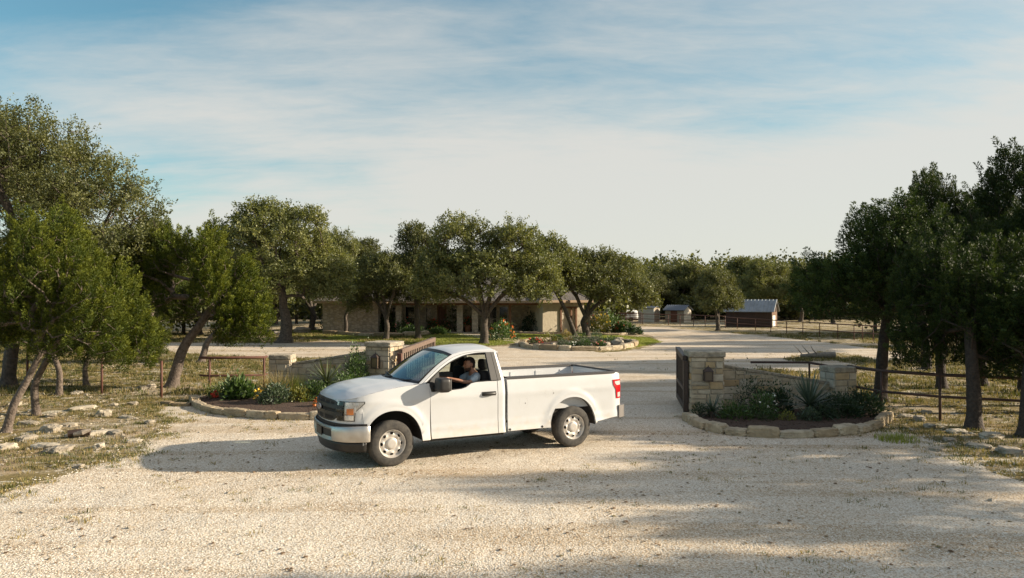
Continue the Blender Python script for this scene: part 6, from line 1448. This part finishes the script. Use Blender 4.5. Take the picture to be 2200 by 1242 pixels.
OB = make_tree('oak', 2, tk((0, 0, -.1, .22), (.12, 0, .8, .18), (.10, .05, 1.4, .16), (.25, 0, 1.9, .14)),
    [(0, 0, 4.4, 1.9, 2.0, 1.7), (1.4, .2, 3.2, 1.3, 1.5, 1.0), (-1.4, -.2, 3.4, 1.3, 1.5, 1.1), (0, -1.2, 3.1, 1.5, .8, .7), (-1.3, -.4, 2.6, .9, .9, .5), (1.3, -.4, 2.55, .9, .9, .5), (.3, .3, 6.0, 1.1, 1.2, 1.1), (-.9, .1, 5.6, .9, 1.0, .8)], 460, limbs=[[(-.2, 0, 2.4), (-.6, 0, 3.1), (-1.1, 0, 3.8)], [(.5, 0, 2.4), (.9, 0, 3.0), (1.4, 0, 3.5)], [(.2, 0, 2.8), (.2, 0, 4.0), (.3, 0, 5.0)]], size=.115, twigs=9, leaves=10, tw=.42, inner=.35)
OC = make_tree('oak', 3, tk((0, 0, -.1, .27), (-.15, 0, .6, .23), (-.25, .05, 1.0, .21), (-.1, 0, 1.4, .19)),
    [(.3, 0, 4.0, 2.2, 2.4, 1.8), (2.5, .2, 3.3, 1.7, 1.9, 1.4), (-1.5, -.2, 3.9, 1.5, 1.7, 1.3), (3.7, .1, 2.5, 1.1, 1.2, .9), (1.4, .4, 5.0, 1.5, 1.5, 1.1), (-.4, 0, 5.2, 1.1, 1.2, .9), (1.2, -1.4, 3.0, 1.2, 1.0, .9)], 600, limbs=[[(.3, 0, 1.9), (.8, 0, 2.4), (1.5, 0, 2.8), (2.4, 0, 3.0), (3.2, 0, 2.9)], [(-.4, 0, 2.0), (-.7, 0, 2.8), (-1.2, 0, 3.5)], [(.1, 0, 2.2), (.4, 0, 3.2), (.8, .1, 4.2)]], size=.115, twigs=9, leaves=10, tw=.44, inner=.35)
def oak(label, px, d, m, sc=1, rz=0, grp='live oaks around the house', y=None): p = AT(px, d); return tree(m, label, 'oak tree', (p.x, p.y, 0), rz, sc, grp)
oak('largest oak, broad crown and stout forked trunk, in front of the porch', 1040, 46.9, OA, 1.10, 0)
oak('slender oak with upright crown just left of the largest oak', 899, 52.3, OB, (.95, .95, 1.12), 2.2)
oak('slim-trunked dark oak before the left end of the house', 829, 51, OC, (.78, .78, .95), 2.4)
oak('wide oak with forked trunk and low spreading crown at the right end of the house', 1262, 55.8, OC, (1.12, 1.12, 1.04), 0)
LEAN = make_tree('oak', 7, tk((0, 0, -.1, .20), (-.35, 0, .9, .16), (-.75, .05, 1.9, .14), (-1.2, 0, 2.8, .12)),
    [(-1.7, 0, 4.9, 2.0, 2.0, 1.5), (-.8, .2, 4.2, 1.5, 1.6, 1.2), (-3.0, -.2, 4.9, 1.4, 1.6, 1.1), (-1.9, .3, 6.1, 1.2, 1.2, .9)], 330, size=.135, twigs=9, leaves=10, tw=.44)
oak('oak with thin trunk leaning left between largest and wide oak', 1238, 53.8, LEAN, 1.02)
oak('small round oak standing alone beside the ranch fence near the barn', 1542, 65.5, OA, (.76, .76, .74), 1.0)
TALL = make_tree('oak', 9, tk((0, 0, -.1, .40), (.1, 0, .9, .33), (.05, .05, 1.6, .29), (-.1, 0, 2.2, .25)),
    [(-.3, 0, 5.9, 2.9, 2.9, 2.3), (1.6, .2, 4.3, 2.2, 2.2, 1.8), (-2.1, -.2, 6.0, 1.9, 2.0, 1.9), (-1.2, .3, 7.7, 1.7, 1.7, 1.2), (.8, .2, 7.4, 1.5, 1.5, 1.2), (2.4, -.3, 3.2, 1.3, 1.6, 1.2), (-2.6, 0, 3.9, 1.6, 1.6, 1.3), (.2, -1.8, 3.9, 1.8, 1.0, 1.3)], 760, size=.125, twigs=9, leaves=10, tw=.46)
oak('tall full oak behind the leaning juniper, trunk in the middle of the open ground', 612, 47.5, TALL, (1.13, 1.0, 1.0), 0)
oak('pale oak crown rising behind the left end of the house', 722, 74, OA, (1.15, 1.15, 1.28), 2.0)
oak('oak rising between the tall full oak and the pale crown', 668, 66, OC, (1.05, 1.05, 1.25), 3.6)
oak('dark oak filling the gap left of the house', 790, 78, OB, (1.3, 1.3, 1.25), 1.3)
SM = make_tree('oak', 12, tk((0, 0, -.05, .13), (.05, 0, .6, .11), (.0, .05, 1.1, .10), (.2, 0, 1.5, .085)), [(0, 0, 3.1, 1.9, 1.5, 1.0), (1.3, 0, 2.7, 1.2, 1.1, .7), (-1.4, 0, 2.6, 1.2, 1.1, .8)], 170, size=.13, twigs=8, leaves=9, tw=.42)
oak('small multi-stemmed tree against the left house wall', 742, 57.5, SM, (1.25, 1.1, 1.3), 0)
# junipers
CA = make_tree('cedar', 21, tk((0, 0, -.1, .10), (.18, 0, .6, .085), (.42, .1, 1.2, .072), (.7, .1, 1.8, .06)),
    flames([(.7, .4, 2.6, 1.4, 1.4, 1.4), (.6, .5, 3.6, 1.0, 1.0, 1.2), (1.5, .2, 2.2, .9, 1.0, 1.0), (-.2, .3, 2.9, 1.1, 1.1, 1.2)], 26, 65, .40), 700, r_tip=.006, inner=.55, size=.058, per=190, ln=.46, w=.10, asp=.3, up=1.3)
CB = make_tree('cedar', 22, tk((0, 0, -.1, .085), (-.05, 0, .7, .075), (.15, .1, 1.3, .065), (.4, .1, 2.0, .055)),
    flames([(.5, .1, 2.4, 1.45, 1.4, 1.5), (.3, .0, 3.6, .95, .95, 1.3), (1.25, .1, 2.3, 1.0, 1.0, 1.2), (-.9, .1, 2.7, 1.1, 1.1, 1.1), (1.6, 0, 1.7, .8, .9, .8), (.4, -.6, 1.7, 1.2, .6, .7)], 32, 66, .40), 1050, r_tip=.005, inner=.55, size=.058, per=180, ln=.46, w=.10, asp=.3, up=1.3)
CC = make_tree('cedar', 23, tk((0, 0, -.1, .20), (.16, 0, .6, .165), (.35, .1, 1.3, .15), (.85, .1, 2.0, .12), (1.2, .1, 2.6, .09)),
    flames([(.7, .1, 4.0, 1.35, 1.4, 1.35), (-.5, .2, 3.9, 1.1, 1.2, 1.3), (1.8, -.1, 3.0, 1.1, 1.2, 1.0), (2.3, -.3, 1.8, .85, .9, .8), (-1.1, .2, 3.0, .9, 1.0, .9)], 30, 67, .40), 900, r_tip=.007, inner=.55, size=.066, per=160, ln=.50, w=.11, asp=.3, up=1.3)
DK = make_tree('cedar', 24, tk((0, 0, -.1, .15), (.05, 0, .9, .135), (.15, .1, 1.9, .115), (.25, .1, 2.8, .09)),
    flames([(.1, .1, 3.4, 1.5, 1.5, 1.5), (.3, .0, 4.7, .9, .9, 1.1), (-.9, .1, 3.1, 1.0, 1.0, 1.1), (1.2, .1, 3.2, 1.0, 1.1, 1.2)], 28, 75, .46), 860, r_tip=.006, bark='shaded_bark', inner=.55, size=.068, per=160, ln=.50, w=.115, asp=.3, up=1.3, leaf='dark_cedar_leaf')
DW = make_tree('cedar', 25, tk((0, 0, -.1, .16), (.03, .05, .8, .14), (.05, .15, 1.6, .12), (.12, .35, 2.3, .09)),
    flames([(.4, 1.5, 3.0, 1.2, 1.1, 1.1), (-.1, 1.4, 2.8, .8, .8, .9), (1.4, 1.5, 2.9, 1.1, 1.0, 1.2), (1.2, 1.0, 1.8, .9, .8, .6), (-.6, 1.2, 1.6, .5, .5, .4), (.2, .3, 2.5, .8, .6, .8)], 26, 87, .40), 760, r_tip=.006, bark='shaded_bark', inner=.5, size=.062, per=160, ln=.44, w=.11, asp=.3, up=1.2, leaf='dark_cedar_leaf')
def jun(label, px, d, m, sc=1, rz=0, grp=None, dx=0): p = AT(px, d); return tree(m, label, 'juniper tree', (p.x+dx, p.y, 0), rz, sc, grp)
GL = 'junipers at the left of the gate'
jun('juniper at the left picture edge with a trunk leaning right', 14, 15.9, CA, (.95, .95, .92), 0, GL)
jun('dense sunlit juniper with pointed top, second trunk from the left', 82, 18.2, CB, (1.08, 1.08, 1.02), .2, GL)
jun('juniper half hidden behind the dense sunlit one', 128, 21.9, CB, (1.1, 1.1, .95), 2.4, GL)
jun('short juniper with bushy low crown right of the hidden one', 187, 24.2, CB, (1.0, 1.0, .78), 1.0, GL)
jun('juniper with thick leaning forked trunk behind the left wire fence post', 370, 23.8, CC, (1.0, 1.0, 1.0), 0, GL)
jun('small olive juniper behind the leaning one, low crown over the pipe fence', 432, 33, CC, (.85, .85, .72), .4, GL)
jun('juniper in deep shade far behind the leaning trunk', 300, 37, CA, (1.6, 1.6, 1.35), 1.2, GL)
BO = make_tree('oak', 31, tk((0, 0, -.1, .23), (.1, 0, 1.1, .20), (.3, .1, 2.3, .18), (.6, 0, 3.4, .16)),
    [(0, 0, 6.6, 3.0, 3.0, 2.4), (2.6, -.2, 5.6, 2.1, 2.2, 1.7), (3.6, -.4, 4.4, 1.5, 1.6, 1.2), (-1.6, 0, 8.0, 1.9, 2.0, 1.4), (1.6, .3, 7.0, 1.3, 1.4, 1.0), (2.4, -.5, 3.6, 1.4, 1.5, 1.0)], 500, size=.075, twigs=13, leaves=14, tw=.40, inner=.3, limbs=[[(1.2, 0, 4.0), (2.0, 0, 4.6), (3.0, -.1, 5.0), (3.9, -.2, 5.0)], [(.3, 0, 4.4), (.0, 0, 5.6), (-.6, 0, 6.8)], [(1.0, .1, 4.6), (1.6, .2, 5.8), (1.9, .2, 6.8)], [(-.2, 0, 3.9), (-1.2, 0, 4.8)]])
p = AT(46, 24.0); tree(BO, 'big spreading oak rising above the junipers at the left edge', 'oak tree', (p.x-.4, p.y, 0), 0, (1.0, 1.0, 1.0))
p = AT(-60, 29.0); tree(BO, 'tallest oak crown cut by the left picture edge', 'oak tree', (p.x-1.0, p.y, 0), 1.0, (1.1, 1.1, 1.16))
GR = 'junipers at the right of the gate'
jun('low dark juniper bush filling the right picture edge nearest the viewer', 2205, 15.4, DW, (1.15, 1.1, .85), 5.6, GR)
jun('dark juniper with bare leaning trunk behind the right pipe fence', 1888, 20.6, DK, (1.24, 1.05, .90), 0, GR, .0)
jun('dark juniper with low crown and trunk in front of the right pipe fence', 2090, 16.3, DW, (1.0, 1.0, 1.0), 0, GR)
jun('tall pointed dark juniper between the bare-trunked one and the picture edge', 2022, 23.5, DK, (1.0, 1.05, 1.10), 2.0, GR)
jun('tallest dark juniper cut by the right picture edge', 2200, 22.5, DK, (1.05, 1.15, 1.17), 4.0, GR)
jun('dark juniper at the right picture edge with low sweeping branches', 2215, 18.5, DW, (1.1, 1.1, 1.15), .5, GR)
jun('dark juniper filling the gap behind the right fence', 1990, 30, DK, (1.1, 1.1, .95), 1.0, GR)
jun('dark juniper further back behind the right fence posts', 2120, 33, DK, (1.4, 1.4, 1.1), 3.0, GR)
SP = make_tree('cedar', 28, tk((0, 0, -.1, .14), (.05, 0, .9, .12), (.15, .1, 1.9, .10), (.25, .1, 2.8, .08)),
    [(.1, .1, 3.4, 1.5, 1.7, 1.5), (.3, .0, 4.7, .9, 1.0, 1.1), (-.9, .1, 3.1, 1.0, 1.1, 1.1), (1.2, .1, 3.2, 1.0, 1.1, 1.2)], 470, r_tip=.008, bark='shaded_bark', inner=.4, size=.10, per=60, ln=.5, w=.13, leaf='dark_cedar_leaf')
# trees just outside the frame on the sunny side; they throw the shade across the foreground
for x, y, m, s, rz, lb in [(13.0, 13.5, SP, (.85, .80, .72), 1.0, 'juniper standing outside the picture to the right, nearest the gravel edge'), (15.0, 11.9, SP, (1.0, .95, 1.05), .3, 'dark juniper outside the picture to the right beside the road'),
                           (15.5, 6.5, OB, (.95, .95, 1.30), 2.0, 'oak outside the picture to the right of the viewer'), (11.8, 9.8, SP, (.8, .8, .64), 3.0, 'short juniper outside the picture at the lower right'),
                           (14.6, 19.8, DK, (1.0, 1.0, .95), 2.6, 'dark juniper outside the picture behind the right fence'), (15.2, 24.4, DK, (1.1, 1.1, 1.0), 4.4, 'dark juniper outside the picture further along the right fence'),
                           (29, 42, CC, (1.4, 1.4, 1.5), 1.0, 'tall juniper far right throwing shade on the gravel yard'), (30, 47, DK, (1.5, 1.5, 1.3), 2.0, 'dark juniper beyond the right fence at the yard'), (24, 34, DK, (1.2, 1.2, 1.1), .5, 'dark juniper on the grass right of the yard')]:
    tree(m, lb, 'oak tree' if m is OB else 'juniper tree', (x, y, 0), rz, s)
# mid-distance trees one can tell apart behind the yard and on the left
GB = 'trees behind the yard and pasture'
for px, d, m, s, rz, lb in [(1650, 86, OA, (.95, .95, 1.0), .6, 'sunlit oak just right of the barn roof'), (1720, 92, OC, (1.0, 1.0, 1.1), 2, 'oak with pale crown right of the barn'), (1790, 84, OA, (1.0, 1.0, .95), 4, 'oak behind the fence beside the bare-trunked juniper'),
                          (1400, 100, OC, (1.2, 1.2, 1.0), 1, 'oak behind the white shed'), (1460, 104, OA, (1.2, 1.2, 1.05), 3, 'oak behind the brown shed'), (1345, 96, OB, (1.4, 1.4, 1.1), 5, 'oak behind the camper trailer'), (1600, 100, OB, (1.5, 1.5, 1.15), 2, 'oak behind the barn'),
                          (560, 60, OB, (1.1, 1.1, 1.05), 1, 'dark oak trunk on the shaded ground left of the tall full oak'), (500, 68, OA, (1.0, 1.0, 1.0), 2, 'oak far back left of the tall full oak'), (430, 58, OC, (1.0, 1.0, 1.1), 0, 'oak far back behind the leaning juniper'),
                          (340, 52, OB, (1.2, 1.2, 1.1), 3, 'oak in shade behind the left junipers'), (240, 48, OA, (.95, .95, .95), 1, 'oak behind the left wire fence'), (590, 80, OC, (1.2, 1.2, 1.1), 4, 'farthest oak trunk left of the house')]:
    p = AT(px, d); tree(m, lb, 'oak tree', (p.x, p.y, 0), rz, s, GB)
# the far wood: one mass
def wood_mass():
    rg = np.random.default_rng(77); Vs = []; Fs = []; vr = []; mi = []; o = 0
    def add(V, F, var, m):
        nonlocal o
        Vs.append(V); Fs.append(F+o); vr.append(var); mi.append(np.full(len(F), m)); o += len(V)
    spots = []
    for px in range(-150, 2400, 26): 
        for d in (108, 124, 142): spots.append((px+rg.uniform(-12, 12), d+rg.uniform(-6, 6)))
    for px in range(1880, 2400, 60): spots.append((px, 60+rg.uniform(-8, 8)))
    for px in range(-100, 420, 55): spots.append((px, 62+rg.uniform(-8, 8)))
    for px in range(640, 1340, 40): spots.append((px+rg.uniform(-12, 12), 86+rg.uniform(-6, 6)))
    low = [(px+rg.uniform(-14, 14), 101+rg.uniform(-4, 4)) for px in range(-150, 2400, 22)]
    for i, (px, d) in enumerate(low+spots):
        p = AT(px, d); h = rg.uniform(7.0, 9.4)*(1+(d-108)/260) if d > 90 else rg.uniform(5.4, 7.2); r = rg.uniform(3.0, 4.4); k = rg.random()
        if i < len(low): h = rg.uniform(2.2, 3.8); r = rg.uniform(1.6, 2.6)
        n = 1300 if d > 80 else 4200; dd = unit(rg.normal(0, 1, (n, 3))); lump = 1+.15*np.sin(dd[:, 0]*6+px)+.14*np.sin(dd[:, 1]*7+dd[:, 2]*5+d); rr = (.55+.45*rg.random(n)**.6)*lump
        P = np.stack([p.x+dd[:, 0]*r*rr, p.y+dd[:, 1]*r*rr, h*.54+dd[:, 2]*h*.46*rr], 1); P[:, 2] = np.maximum(P[:, 2], .2+1.5*rg.random(n))
        s = (.42 if d > 80 else .24)*(.6+.8*rg.random(n)); V, F = leaf_quads(P, unit(rg.normal(0, 1, (n, 3))), unit(rg.normal(0, 1, (n, 3))+dd), s, s*.8); add(V, F, np.clip(k*.5+.5*rg.random(n), 0, 1), 0)
        a = np.array([(p.x-.16, p.y, 0), (p.x+.16, p.y, 0), (p.x+.12, p.y, h*.6), (p.x-.12, p.y, h*.6), (p.x, p.y-.16, 0), (p.x, p.y+.16, 0), (p.x, p.y+.12, h*.6), (p.x, p.y-.12, h*.6)]); add(a, np.array([[0, 1, 2, 3], [4, 5, 6, 7]]), np.array([.5, .5]), 1)
    me = np_mesh('far_wood', np.vstack(Vs), np.vstack(Fs), [MT['oak_leaf'], MT['bark']], var=np.concatenate(vr), midx=np.concatenate(mi)); tag(link('far_wood', me), kind='stuff')
wood_mass()
build_truck(); build_driver()
